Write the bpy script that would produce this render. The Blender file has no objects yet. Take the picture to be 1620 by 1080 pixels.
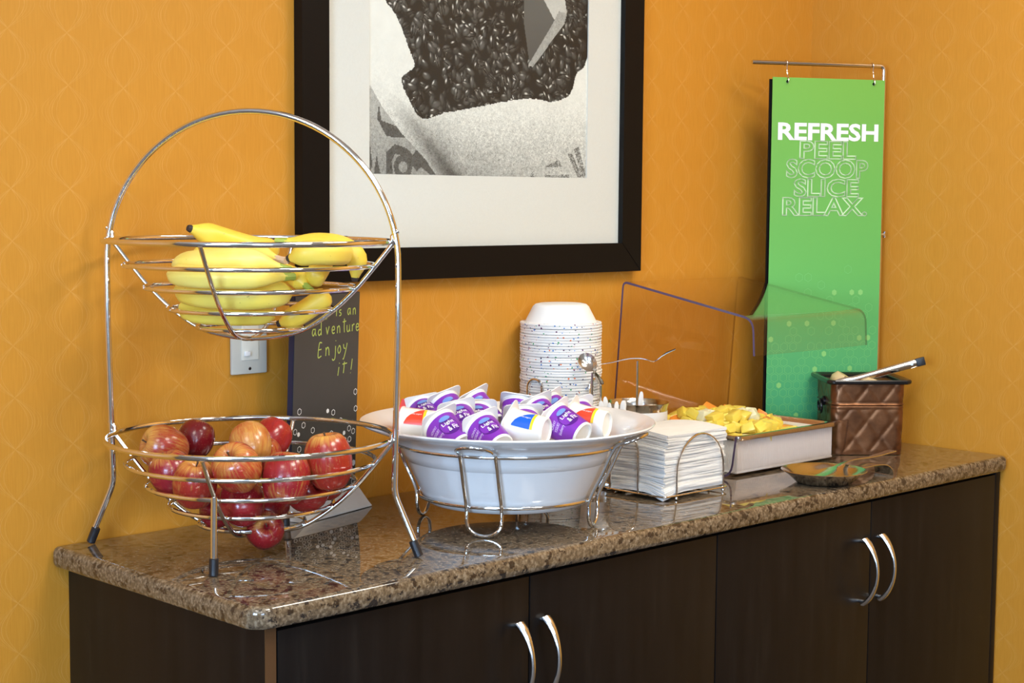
import bpy, bmesh, math, random
import numpy as np
from mathutils import Vector, Matrix

# ------------------------------------------------------------------ camera, world, lights, exposure
SC = bpy.context.scene
COL = SC.collection
H = 0.92                      # counter height; z below is measured from the counter top
PI = math.pi

cam_d = bpy.data.cameras.new('camera'); cam = bpy.data.objects.new('camera', cam_d); COL.objects.link(cam)
cam_d.sensor_width = 36.0; cam_d.lens = 58.106; cam_d.clip_start = 0.05; cam_d.clip_end = 100
_r = Vector((0.7160, -0.6980, 0.0077)); _u = Vector((0.0554, 0.0678, 0.9962)); _f = Vector((0.6959, 0.7129, -0.0872))
cam.matrix_world = Matrix(((_r.x, _u.x, -_f.x, -1.2111), (_r.y, _u.y, -_f.y, -2.2307), (_r.z, _u.z, -_f.z, 0.5269 + H), (0, 0, 0, 1)))
SC.camera = cam

w = bpy.data.worlds.new('world'); SC.world = w; w.use_nodes = True
bg = w.node_tree.nodes['Background']; bg.inputs[0].default_value = (0.62, 0.78, 1.0, 1); bg.inputs[1].default_value = 1.0

def area(name, loc, target, sx, sy, power, color, shape='RECTANGLE'):
    d = bpy.data.lights.new(name, 'AREA'); d.shape = shape; d.size = sx; d.size_y = sy
    d.energy = power; d.color = color
    o = bpy.data.objects.new(name, d); COL.objects.link(o); o.location = loc
    o.rotation_euler = (Vector(target) - Vector(loc)).to_track_quat('-Z', 'Y').to_euler()
    return o
RX0, RX1, RY0, RY1, CEIL = -3.4, 1.9045, -4.4, 0.0, 2.62
# daylight: the sky seen in the window on the left wall and in the window behind the camera
area('daylight_left', (RX0 - 0.06, -2.45, 1.62), (0, -2.45, 1.62), 1.5, 1.25, 225, (0.43, 0.65, 1.0))
area('daylight_front', (-1.9, RY0 - 0.06, 1.62), (-1.9, 0, 1.62), 1.3, 1.25, 75, (0.56, 0.74, 1.0))
LAMPS = [(0.35, -1.75), (1.25, -1.2), (-1.3, -1.3), (0.5, -3.2), (-1.6, -3.2)]
LAMP_W = [20, 15, 8, 16, 14]
SC.view_settings.view_transform = 'Standard'; SC.view_settings.look = 'None'
SC.view_settings.exposure = 0.0; SC.view_settings.gamma = 1.0; SC.view_settings.use_curve_mapping = False

# ------------------------------------------------------------------ materials
class NT:
    def __init__(s, name):
        s.m = bpy.data.materials.new(name); s.m.use_nodes = True; s.t = s.m.node_tree
        s.bsdf = s.t.nodes['Principled BSDF']; s.out = s.t.nodes['Material Output']
    def n(s, typ, **kw):
        nd = s.t.nodes.new(typ)
        for k, v in kw.items():
            if k.startswith('i_'): nd.inputs[k[2:].replace('_', ' ')].default_value = v
            else: setattr(nd, k, v)
        return nd
    def l(s, a, b): s.t.links.new(a, b)
    def val(s, x, nd, i):
        if hasattr(x, 'is_output'): s.l(x, nd.inputs[i])
        else: nd.inputs[i].default_value = x
    def math(s, op, a, b=0.0, c=None):
        nd = s.n('ShaderNodeMath', operation=op); s.val(a, nd, 0); s.val(b, nd, 1)
        if c is not None: s.val(c, nd, 2)
        return nd.outputs[0]
    def mix(s, f, a, b, mode='MIX'):
        nd = s.n('ShaderNodeMix', data_type='RGBA', blend_type=mode)
        s.val(f, nd, 0); s.val(a, nd, 6); s.val(b, nd, 7); return nd.outputs[2]
    def ramp(s, f, stops, interp='LINEAR'):
        nd = s.n('ShaderNodeValToRGB'); cr = nd.color_ramp; cr.interpolation = interp
        while len(cr.elements) < len(stops): cr.elements.new(0.5)
        for e, (p, c) in zip(cr.elements, stops): e.position = p; e.color = c if len(c) == 4 else (*c, 1)
        s.l(f, nd.inputs[0]); return nd.outputs[0]
    def noise(s, vec, scale, detail=3, rough=0.5):
        nd = s.n('ShaderNodeTexNoise'); nd.inputs['Scale'].default_value = scale; nd.inputs['Detail'].default_value = detail
        nd.inputs['Roughness'].default_value = rough; s.l(vec, nd.inputs['Vector']); return nd.outputs['Fac']
    def scale(s, vec, sx, sy, sz):
        nd = s.n('ShaderNodeMapping'); nd.inputs['Scale'].default_value = (sx, sy, sz); s.l(vec, nd.inputs['Vector']); return nd.outputs[0]
    def pos(s): return s.n('ShaderNodeNewGeometry').outputs['Position']
    def obj(s): return s.n('ShaderNodeTexCoord').outputs['Object']
    def bump(s, h, strength=0.2, dist=0.001):
        nd = s.n('ShaderNodeBump'); nd.inputs['Strength'].default_value = strength; nd.inputs['Distance'].default_value = dist
        s.l(h, nd.inputs['Height']); s.l(nd.outputs[0], s.bsdf.inputs['Normal'])
    def set(s, **kw):
        names = dict(color='Base Color', rough='Roughness', metal='Metallic', spec='Specular IOR Level', coat='Coat Weight', sss='Subsurface Weight', sheen='Sheen Weight', coatr='Coat Roughness')
        for k, v in kw.items():
            i = s.bsdf.inputs[names[k]]
            if hasattr(v, 'is_output'): s.l(v, i)
            else: i.default_value = (*v, 1) if isinstance(v, tuple) and len(v) == 3 else v
        return s.m
def plain(name, color, rough=0.5, metal=0.0, nscale=60.0, amt=0.06, **kw):
    """a procedural material: base colour with a faint noise in it"""
    t = NT(name); f = t.noise(t.obj(), nscale, 2)
    lo = tuple(max(0, c * (1 - amt)) for c in color); hi = tuple(min(1, c * (1 + amt)) for c in color)
    t.set(color=t.mix(f, (*lo, 1), (*hi, 1)), rough=rough, metal=metal, **kw)
    return t.m

M = {}
def wallpaper():
    t = NT('wallpaper'); g = t.n('ShaderNodeNewGeometry'); sp = t.n('ShaderNodeSeparateXYZ'); t.l(g.outputs['Position'], sp.inputs[0])
    sn = t.n('ShaderNodeSeparateXYZ'); t.l(g.outputs['True Normal'], sn.inputs[0])
    s = t.math('ADD', t.math('MULTIPLY', sp.outputs[0], t.math('ABSOLUTE', sn.outputs[1])), t.math('MULTIPLY', sp.outputs[1], t.math('ABSOLUTE', sn.outputs[0])))
    nz = t.noise(g.outputs['Position'], 9.0, 2)
    u = t.math('ABSOLUTE', t.math('SUBTRACT', t.math('FRACT', t.math('ADD', t.math('DIVIDE', s, 0.094), t.math('MULTIPLY', nz, 0.10))), 0.5))
    a = t.math('ABSOLUTE', t.math('SINE', t.math('MULTIPLY', sp.outputs[2], PI / 0.0765)))
    tot = None
    for k, wd, amp in ((0.21, 0.008, 0.7), (0.29, 0.008, 1.0), (0.335, 0.007, 0.8), (0.40, 0.006, 0.5), (0.455, 0.007, 0.5)):
        d = t.math('ABSOLUTE', t.math('SUBTRACT', u, t.math('MULTIPLY', a, k)))
        ln = t.math('MULTIPLY', t.math('MAXIMUM', t.math('SUBTRACT', 1.0, t.math('DIVIDE', d, wd)), 0.0), amp)
        tot = ln if tot is None else t.math('MAXIMUM', tot, ln)
    brk = t.noise(g.outputs['Position'], 70.0, 2)
    tot = t.math('MULTIPLY', tot, t.math('MULTIPLY', brk, 0.95))
    cmb = t.n('ShaderNodeCombineXYZ'); t.l(t.math('MULTIPLY', s, 420.0), cmb.inputs[0]); t.l(t.math('MULTIPLY', sp.outputs[2], 22.0), cmb.inputs[1])
    fib = t.noise(cmb.outputs[0], 1.0, 3)
    base = t.mix(fib, (0.530, 0.215, 0.018, 1), (0.625, 0.275, 0.032, 1))
    col = t.mix(t.math('MULTIPLY', tot, 0.52), base, (0.83, 0.52, 0.20, 1))
    t.bump(fib, 0.12, 0.0006)
    return t.set(color=col, rough=0.5, spec=0.3)
M['wall'] = wallpaper()
M['paint'] = plain('greige_paint', (0.30, 0.27, 0.24), 0.7)
M['ceiling'] = plain('ceiling_white', (0.80, 0.77, 0.70), 0.9, nscale=200)
def carpet():
    t = NT('carpet'); f = t.noise(t.pos(), 160, 4); t.bump(f, 0.6, 0.004)
    return t.set(color=t.ramp(f, [(0.3, (0.06, 0.05, 0.045)), (0.7, (0.16, 0.135, 0.115))]), rough=0.95)
M['floor'] = carpet()
def granite():
    t = NT('granite'); p = t.pos()
    f1 = t.noise(p, 72, 3, 0.6); f2 = t.noise(p, 190, 2, 0.5); f3 = t.noise(p, 14, 2)
    base = t.ramp(f2, [(0.30, (0.060, 0.042, 0.027)), (0.50, (0.150, 0.105, 0.063)), (0.68, (0.29, 0.225, 0.15))])
    base = t.mix(t.math('MULTIPLY', f3, 0.5), base, (0.15, 0.10, 0.052, 1))
    dark = t.ramp(f1, [(0.395, (1, 1, 1)), (0.45, (0, 0, 0))])
    v = t.n('ShaderNodeTexVoronoi'); v.inputs['Scale'].default_value = 150; t.l(p, v.inputs['Vector'])
    fl = t.ramp(v.outputs['Distance'], [(0.16, (1, 1, 1)), (0.26, (0, 0, 0))])
    col = t.mix(t.math('MULTIPLY', fl, 0.55), base, (0.055, 0.036, 0.026, 1))
    col = t.mix(t.math('MULTIPLY', dark, 0.92), col, (0.018, 0.014, 0.013, 1))
    return t.set(color=col, rough=0.035, spec=0.6, coat=0.25, coatr=0.02)
M['granite'] = granite()
def wood():
    t = NT('dark_wood'); p = t.scale(t.pos(), 9, 9, 0.9); f = t.noise(p, 4.0, 6, 0.6); g = t.noise(t.scale(t.pos(), 130, 130, 3), 2.0, 3)
    c = t.ramp(f, [(0.30, (0.0040, 0.0036, 0.0036)), (0.55, (0.0070, 0.0062, 0.0060)), (0.75, (0.013, 0.0115, 0.0100))])
    c = t.mix(t.math('MULTIPLY', g, 0.35), c, (0.012, 0.008, 0.007, 1))
    t.bump(g, 0.05, 0.0005)
    return t.set(color=c, rough=0.33, spec=0.18)
M['wood'] = wood()
M['wood_edge_lit'] = plain('wood_edge_lit', (0.085, 0.040, 0.016), 0.4, nscale=30, amt=0.2)  # browner copy of the dark wood, warm light painted into its colour
M['chrome'] = plain('chrome', (0.78, 0.77, 0.76), 0.07, 1.0)
def steel(name, c, r):
    t = NT(name); f = t.noise(t.scale(t.obj(), 40, 40, 900), 1.0, 3)
    return t.set(color=c, metal=1.0, rough=t.math('ADD', r, t.math('MULTIPLY', f, 0.10)))
M['steel'] = steel('brushed_steel', (0.66, 0.63, 0.58), 0.12)
M['nickel'] = steel('satin_nickel', (0.70, 0.70, 0.70), 0.16)
M['rubber'] = plain('black_rubber', (0.012, 0.012, 0.014), 0.35)
M['black'] = plain('black_lacquer', (0.0045, 0.0040, 0.0038), 0.40, nscale=40, spec=0.15)
M['blackplastic'] = plain('black_plastic', (0.008, 0.008, 0.009), 0.22)
M['mat'] = plain('mat_board', (0.70, 0.67, 0.615), 0.85, nscale=300)
def attrmat():
    t = NT('print_ink'); a = t.n('ShaderNodeVertexColor'); a.layer_name = 'ink'
    return t.set(color=a.outputs[0], rough=0.6, spec=0.2)
M['print'] = attrmat()
def clear(name, tint, ior, rough=0.0, edge=None, gl=(1, 1, 1, 1)):
    t = NT(name); t.t.nodes.remove(t.bsdf)
    tr = t.n('ShaderNodeBsdfTransparent'); tr.inputs[0].default_value = (*tint, 1)
    g = t.n('ShaderNodeBsdfGlossy'); g.inputs['Roughness'].default_value = rough; g.inputs[0].default_value = gl
    lw = t.n('ShaderNodeLayerWeight'); f0 = ((ior - 1) / (ior + 1)) ** 2
    fr = t.math('ADD', f0, t.math('MULTIPLY', 1 - f0, t.math('POWER', lw.outputs['Facing'], 5.0)))
    mx = t.n('ShaderNodeMixShader'); t.l(fr, mx.inputs[0]); t.l(tr.outputs[0], mx.inputs[1]); t.l(g.outputs[0], mx.inputs[2])
    nz = t.noise(t.obj(), 15, 2); t.l(t.math('ADD', rough, t.math('MULTIPLY', nz, 0.01)), g.inputs['Roughness'])
    t.l(mx.outputs[0], t.out.inputs[0]); return t.m
M['glass'] = clear('picture_glass', (0.98, 0.99, 0.98), 1.22)
M['pane'] = clear('window_glass', (0.96, 0.98, 0.98), 1.45)
M['acrylic'] = clear('smoky_acrylic', (0.955, 0.930, 0.925), 1.32, 0.02)
M['acrylfar'] = clear('acrylic_far_edge', (0.66, 0.60, 0.62), 1.30, 0.02)
M['acryledge'] = plain('acrylic_edge', (0.10, 0.070, 0.125), 0.12)
M['porcelain'] = plain('white_melamine', (0.80, 0.79, 0.77), 0.16, amt=0.02, coat=0.3)
M['white'] = plain('white_plastic', (0.86, 0.845, 0.79), 0.38, amt=0.03)
M['cupwhite'] = plain('cup_plastic', (0.84, 0.81, 0.74), 0.34, amt=0.03)
M['lid'] = plain('lid_foil', (0.78, 0.755, 0.70), 0.38, amt=0.03)
M['purple'] = plain('purple_label', (0.215, 0.030, 0.40), 0.34, amt=0.12)
M['purpledark'] = plain('plum_label', (0.085, 0.008, 0.20), 0.3, amt=0.1)
M['red'] = plain('red_label', (0.80, 0.065, 0.025), 0.3, amt=0.06)
M['blue'] = plain('blue_label', (0.008, 0.11, 0.60), 0.3, amt=0.06)
M['yellow'] = plain('yellow_label', (0.88, 0.62, 0.02), 0.3, amt=0.05)
M['logoblue'] = plain('logo_blue', (0.16, 0.28, 0.62), 0.3)
M['pinkend'] = plain('pink_label', (0.72, 0.42, 0.40), 0.35)
M['ink'] = plain('white_ink', (0.86, 0.84, 0.80), 0.5, amt=0.02)
M['inkcream'] = plain('cream_ink', (0.62, 0.80, 0.50), 0.5, amt=0.02)
M['greenink'] = plain('green_ink', (0.16, 0.42, 0.05), 0.5)
M['blueink'] = plain('blue_ink', (0.03, 0.20, 0.42), 0.5)
M['greyink'] = plain('grey_ink', (0.25, 0.25, 0.25), 0.5)
M['lilacink'] = plain('lilac_ink', (0.72, 0.55, 0.80), 0.4)
M['chalkboard'] = plain('chalkboard_black', (0.050, 0.046, 0.040), 0.55, nscale=20, amt=0.1)
M['boardedge'] = plain('board_edge', (0.006, 0.010, 0.035), 0.4)
M['chalk'] = plain('yellow_green_chalk', (0.42, 0.50, 0.10), 0.8)
M['paper'] = plain('white_card', (0.74, 0.70, 0.63), 0.7)
def napkinmat():
    t = NT('napkin_paper'); o = t.obj(); f = t.noise(t.scale(o, 30, 30, 1500), 1.0, 3); t.bump(f, 0.5, 0.0010)
    return t.set(color=t.mix(f, (0.70, 0.675, 0.62, 1), (0.83, 0.81, 0.76, 1)), rough=0.95)
M['napkin'] = napkinmat()
def bowlmat():
    t = NT('confetti_paper'); g = t.n('ShaderNodeTexCoord'); oi = t.n('ShaderNodeObjectInfo')
    off = t.n('ShaderNodeVectorMath', operation='ADD'); t.l(g.outputs['Object'], off.inputs[0])
    cm = t.n('ShaderNodeCombineXYZ'); t.l(t.math('MULTIPLY', oi.outputs['Random'], 3.0), cm.inputs[0]); t.l(cm.outputs[0], off.inputs[1])
    v = t.n('ShaderNodeTexVoronoi'); v.inputs['Scale'].default_value = 200; t.l(off.outputs[0], v.inputs['Vector'])
    sc = t.n('ShaderNodeSeparateColor'); t.l(v.outputs['Color'], sc.inputs[0])
    dot = t.math('MULTIPLY', t.math('LESS_THAN', v.outputs['Distance'], 0.34), t.math('GREATER_THAN', sc.outputs[0], 0.70))
    sz = t.n('ShaderNodeSeparateXYZ'); t.l(g.outputs['Object'], sz.inputs[0])
    dot = t.math('MULTIPLY', dot, t.math('LESS_THAN', sz.outputs[2], 0.006))
    hue = t.ramp(sc.outputs[1], [(0.0, (0.02, 0.16, 0.50)), (0.3, (0.03, 0.30, 0.10)), (0.5, (0.75, 0.16, 0.03)), (0.65, (0.10, 0.01, 0.08)), (0.85, (0.05, 0.05, 0.10))], 'CONSTANT')
    return t.set(color=t.mix(dot, (0.82, 0.795, 0.74, 1), hue), rough=0.75)
M['bowl'] = bowlmat()
def applemat():
    t = NT('apple_skin'); o = t.obj(); sp = t.n('ShaderNodeSeparateXYZ'); t.l(o, sp.inputs[0]); oi = t.n('ShaderNodeObjectInfo')
    ang = t.math('ARCTAN2', sp.outputs[1], sp.outputs[0])
    rnd = t.math('MULTIPLY', oi.outputs['Random'], 20.0)
    cm = t.n('ShaderNodeCombineXYZ'); t.l(t.math('MULTIPLY', t.math('COSINE', ang), 3.2), cm.inputs[0]); t.l(t.math('MULTIPLY', t.math('SINE', ang), 3.2), cm.inputs[1])
    t.l(t.math('ADD', t.math('MULTIPLY', sp.outputs[2], 16.0), rnd), cm.inputs[2])
    st = t.noise(cm.outputs[0], 3.4, 4, 0.62)
    cm2 = t.n('ShaderNodeVectorMath', operation='ADD'); t.l(o, cm2.inputs[0]); c3 = t.n('ShaderNodeCombineXYZ'); t.l(rnd, c3.inputs[0]); t.l(c3.outputs[0], cm2.inputs[1])
    bl = t.noise(cm2.outputs[0], 17.0, 2)
    # share of the yellow blush comes from the object's own colour (alpha)
    fac = t.math('ADD', t.math('MULTIPLY', t.math('SUBTRACT', st, 0.5), 1.5), t.math('MULTIPLY', t.math('SUBTRACT', bl, 0.5), 2.2))
    top = t.math('MULTIPLY', t.math('MAXIMUM', t.math('SUBTRACT', sp.outputs[2], 0.021), 0.0), 42.0)
    fac = t.math('ADD', t.math('ADD', fac, t.math('SUBTRACT', oi.outputs['Alpha'], 0.5)), top)
    mixf = t.math('MINIMUM', t.math('MAXIMUM', fac, 0.0), 1.0)
    red = t.mix(st, oi.outputs['Color'], (0.20, 0.008, 0.012, 1))
    col = t.mix(mixf, red, (0.74, 0.40, 0.085, 1))
    lent = t.n('ShaderNodeTexVoronoi'); lent.inputs['Scale'].default_value = 230; t.l(o, lent.inputs['Vector'])
    col = t.mix(t.math('MULTIPLY', t.math('LESS_THAN', lent.outputs['Distance'], 0.13), 0.25), col, (0.75, 0.5, 0.25, 1))
    return t.set(color=col, rough=0.24, spec=0.5, coat=0.25)
M['apple'] = applemat()
M['stem'] = plain('stem_brown', (0.10, 0.05, 0.02), 0.7)
def bananamat():
    t = NT('banana_peel'); oi = t.n('ShaderNodeObjectInfo'); g = t.pos(); f = t.noise(g, 26, 3); s = t.noise(g, 130, 3)
    c = t.mix(f, (0.88, 0.62, 0.035, 1), (0.93, 0.76, 0.15, 1)); c = t.mix(1.0, c, oi.outputs['Color'], 'MULTIPLY')
    c = t.mix(t.math('MULTIPLY', t.math('GREATER_THAN', s, 0.72), 0.5), c, (0.30, 0.15, 0.03, 1))
    return t.set(color=c, rough=0.42, sss=0.0)
M['banana'] = bananamat()
M['bstem'] = plain('banana_stem_green', (0.36, 0.44, 0.06), 0.5, amt=0.2)
M['btip'] = plain('banana_tip_dark', (0.035, 0.022, 0.018), 0.7, amt=0.3)
M['bcut'] = plain('banana_stem_cut', (0.62, 0.42, 0.26), 0.7, amt=0.2)
def chunkmat(name, c1, c2):
    t = NT(name); oi = t.n('ShaderNodeObjectInfo'); f = t.noise(t.scale(t.obj(), 50, 50, 220), 1.0, 3); t.bump(f, 0.35, 0.001)
    c = t.mix(f, (*c1, 1), (*c2, 1)); c = t.mix(t.math('MULTIPLY', oi.outputs['Random'], 0.35), c, (*c2, 1))
    return t.set(color=c, rough=0.28, sss=0.15)
M['pineapple'] = chunkmat('pineapple_flesh', (0.80, 0.54, 0.015), (0.88, 0.74, 0.16))
M['melon'] = chunkmat('melon_flesh', (0.80, 0.74, 0.36), (0.88, 0.85, 0.62))
M['cantaloupe'] = chunkmat('cantaloupe_flesh', (0.85, 0.20, 0.015), (0.92, 0.36, 0.05))
M['cream'] = plain('cream_food', (0.70, 0.52, 0.26), 0.5, amt=0.15)
M['crumb'] = plain('yellow_crumb', (0.75, 0.62, 0.08), 0.6)
def coppermat():
    t = NT('copper_antique'); f = t.noise(t.pos(), 26, 4, 0.6); 
    c = t.ramp(f, [(0.3, (0.10, 0.040, 0.017)), (0.6, (0.21, 0.090, 0.038)), (0.8, (0.30, 0.145, 0.068))])
    return t.set(color=c, metal=0.75, rough=t.math('ADD', 0.26, t.math('MULTIPLY', f, 0.12)))
M['copper'] = coppermat()
def bannermat():
    t = NT('green_vinyl'); sp = t.n('ShaderNodeSeparateXYZ'); t.l(t.obj(), sp.inputs[0])
    f = t.math('DIVIDE', sp.outputs[2], 0.78)
    c = t.ramp(f, [(0.0, (0.060, 0.38, 0.175)), (0.45, (0.135, 0.45, 0.105)), (1.0, (0.185, 0.43, 0.065))])
    return t.set(color=c, rough=0.42, spec=0.4)
M['banner'] = bannermat()
M['hexlight'] = plain('pale_green_ink', (0.25, 0.58, 0.17), 0.45)
M['hexline'] = plain('line_green_ink', (0.175, 0.53, 0.165), 0.45)
M['switch'] = plain('switch_plastic', (0.56, 0.545, 0.47), 0.35, amt=0.03)
M['switchlight'] = plain('switch_lever', (0.76, 0.73, 0.62), 0.35, amt=0.03)
def emat(name, c, s):
    t = NT(name); t.t.nodes.remove(t.bsdf); e = t.n('ShaderNodeEmission'); e.inputs[0].default_value = (*c, 1); e.inputs[1].default_value = s
    t.l(e.outputs[0], t.out.inputs[0]); return t.m
M['lamp'] = emat('lamp_lens', (1.0, 0.95, 0.85), 4.0)
M['trim'] = plain('white_trim', (0.72, 0.69, 0.63), 0.45)

# ------------------------------------------------------------------ mesh helpers
class MB:
    """collects geometry in world space (z from the counter top)"""
    def __init__(s): s.v = []; s.f = []; s.mi = []
    def add(s, vs, fs, mi=0, mat=None):
        b = len(s.v)
        s.v += [tuple(mat @ Vector(q)) for q in vs] if mat is not None else [tuple(q) for q in vs]
        s.f += [tuple(b + i for i in q) for q in fs]; s.mi += [mi] * len(fs); return s
    def box(s, x0, x1, y0, y1, z0, z1, b=0.0, mat=None, seg=2, mi=0):
        bm = bmesh.new(); bmesh.ops.create_cube(bm, size=1)
        for q in bm.verts: q.co = Vector(((x0 + x1) / 2 + q.co.x * (x1 - x0), (y0 + y1) / 2 + q.co.y * (y1 - y0), (z0 + z1) / 2 + q.co.z * (z1 - z0)))
        if b > 0: bmesh.ops.bevel(bm, geom=bm.edges[:], offset=b, segments=seg, profile=0.6, affect='EDGES')
        bm.verts.index_update(); vs = [q.co[:] for q in bm.verts]; fs = [[q.index for q in f.verts] for f in bm.faces]; bm.free()
        return s.add(vs, fs, mi, mat)
    def tube(s, path, r, closed=False, n=10, mat=None, flat=1.0, cap=True):
        P = [Vector(q) for q in path]; m = len(P); rs = r if isinstance(r, (list, tuple)) else [r] * m
        T = []
        for i in range(m):
            a = P[(i - 1) % m] if (closed or i > 0) else P[i]; b = P[(i + 1) % m] if (closed or i < m - 1) else P[i]
            d = b - a; T.append(d.normalized() if d.length > 1e-9 else Vector((0, 0, 1)))
        up = Vector((0, 0, 1)) if abs(T[0].z) < 0.9 else Vector((1, 0, 0))
        N = (up - T[0] * up.dot(T[0])).normalized(); Ns = [N]
        for i in range(1, m):
            q = T[i - 1].rotation_difference(T[i]); N = (q @ N); N = (N - T[i] * N.dot(T[i])).normalized(); Ns.append(N)
        tw = 0.0
        if closed:
            q = T[-1].rotation_difference(T[0]); Ne = q @ Ns[-1]; tw = math.atan2(T[0].dot(Ne.cross(Ns[0])), Ne.dot(Ns[0]))
        vs = []
        for i in range(m):
            a0 = tw * i / m; B = T[i].cross(Ns[i])
            for k in range(n):
                a = 2 * PI * k / n + a0; vs.append(P[i] + (Ns[i] * math.cos(a) * flat + B * math.sin(a)) * rs[i])
        fs = []
        for i in range(m if closed else m - 1):
            j = (i + 1) % m
            for k in range(n): fs.append((i * n + k, i * n + (k + 1) % n, j * n + (k + 1) % n, j * n + k))
        if not closed and cap: fs.append(tuple(range(n))[::-1]); fs.append(tuple((m - 1) * n + k for k in range(n)))
        return s.add(vs, fs, 0, mat)
    def lathe(s, prof, c=(0, 0, 0), n=48, mat=None, mi=0):
        vs = []; fs = []; idx = []
        for r, z in prof:
            if r < 1e-6: idx.append([len(vs)] * n); vs.append((c[0], c[1], c[2] + z))
            else:
                idx.append([len(vs) + k for k in range(n)])
                vs += [(c[0] + r * math.cos(2 * PI * k / n), c[1] + r * math.sin(2 * PI * k / n), c[2] + z) for k in range(n)]
        for i in range(len(prof) - 1):
            for k in range(n):
                q = [idx[i][k], idx[i][(k + 1) % n], idx[i + 1][(k + 1) % n], idx[i + 1][k]]
                u = [];  [u.append(e) for e in q if e not in u]
                if len(u) > 2: fs.append(tuple(u))
        return s.add(vs, fs, mi, mat)
    def prism(s, pts, n_vec, th, mat=None, mi=0):
        """planar outline extruded along n_vec"""
        P = [Vector(q) for q in pts]; d = Vector(n_vec).normalized() * th; m = len(P)
        vs = P + [q + d for q in P]; fs = [tuple(range(m))[::-1], tuple(range(m, 2 * m))] + [(i, (i + 1) % m, m + (i + 1) % m, m + i) for i in range(m)]
        return s.add(vs, fs, mi, mat)
    def loft(s, rings, closed=True, cap=True, mi=0):
        n = len(rings[0]); vs = [q for r in rings for q in r]; fs = []
        for i in range(len(rings) - 1):
            for k in range(n if closed else n - 1): fs.append((i * n + k, i * n + (k + 1) % n, (i + 1) * n + (k + 1) % n, (i + 1) * n + k))
        if cap and closed: fs.append(tuple(range(n))[::-1]); fs.append(tuple((len(rings) - 1) * n + k for k in range(n)))
        return s.add(vs, fs, mi)

def mesh_from(name, mb, mats, origin, angle=40, smooth=True):
    me = bpy.data.meshes.new(name)
    me.from_pydata([(x - origin[0], y - origin[1], z - origin[2]) for x, y, z in mb.v], [], mb.f)
    for m in (mats if isinstance(mats, (list, tuple)) else [mats]): me.materials.append(m)
    if len(me.materials) > 1: me.polygons.foreach_set('material_index', mb.mi)
    bm = bmesh.new(); bm.from_mesh(me); bmesh.ops.recalc_face_normals(bm, faces=bm.faces); bm.to_mesh(me); bm.free()
    if smooth:
        me.polygons.foreach_set('use_smooth', [True] * len(me.polygons)); me.set_sharp_from_angle(angle=math.radians(angle))
    me.update(); return me
def tag(o, label=None, cat=None, group=None, kind=None):
    if label: o['label'] = label
    if cat: o['category'] = cat
    if group: o['group'] = group
    if kind: o['kind'] = kind
    return o
ORG = {}
def thing(name, loc, label, cat, group=None):
    o = bpy.data.objects.new(name, None); COL.objects.link(o); o.empty_display_size = 0.05
    o.location = (loc[0], loc[1], loc[2] + H); ORG[o] = tuple(loc); return tag(o, label, cat, group)
def part(name, mb, mat, parent, angle=40, smooth=True, label=None):
    org = ORG[parent]; o = bpy.data.objects.new(name, mesh_from(name, mb, mat, org, angle, smooth)); COL.objects.link(o)
    o.parent = parent; ORG[o] = org
    if label: o['label'] = label
    return o
def solo(name, mb, mat, loc, label, cat, group=None, angle=40, smooth=True):
    o = bpy.data.objects.new(name, mesh_from(name, mb, mat, loc, angle, smooth)); COL.objects.link(o)
    o.location = (loc[0], loc[1], loc[2] + H); ORG[o] = tuple(loc); return tag(o, label, cat, group)
def struct(name, mb, mat, parent=None, smooth=False):
    """setting: absolute coordinates, z from the floor"""
    o = bpy.data.objects.new(name, mesh_from(name, mb, mat, (0, 0, 0), 40, smooth)); COL.objects.link(o)
    if parent is not None: o.parent = parent
    else: o['kind'] = 'structure'
    return o
def catmull(pts, n):
    P = [Vector(q) for q in pts]; P = [P[0] * 2 - P[1]] + P + [P[-1] * 2 - P[-2]]; out = []
    m = len(P) - 3
    for i in range(n):
        t = i / (n - 1) * m; k = min(int(t), m - 1); u = t - k; a, b, c, d = P[k:k + 4]
        out.append(0.5 * ((2 * b) + (c - a) * u + (2 * a - 5 * b + 4 * c - d) * u * u + (3 * b - a - 3 * c + d) * u ** 3))
    return out
def arc(c, r, a0, a1, n, ex=(1, 0, 0), ey=(0, 0, 1)):
    ex = Vector(ex); ey = Vector(ey); c = Vector(c)
    return [c + ex * r * math.cos(a0 + (a1 - a0) * i / (n - 1)) + ey * r * math.sin(a0 + (a1 - a0) * i / (n - 1)) for i in range(n)]
def fillet(pts, r, n=5, closed=False):
    """round the corners of a polyline"""
    P = [Vector(q) for q in pts]; out = []
    m = len(P)
    for i in range(m):
        if not closed and i in (0, m - 1): out.append(P[i]); continue
        a, b, c = P[i - 1], P[i], P[(i + 1) % m]
        d1 = (a - b); d2 = (c - b); l = min(r, d1.length * 0.49, d2.length * 0.49)
        p1 = b + d1.normalized() * l; p2 = b + d2.normalized() * l
        for k in range(n + 1):
            t = k / n; out.append((1 - t) ** 2 * p1 + 2 * t * (1 - t) * b + t * t * p2)
    return out
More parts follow.
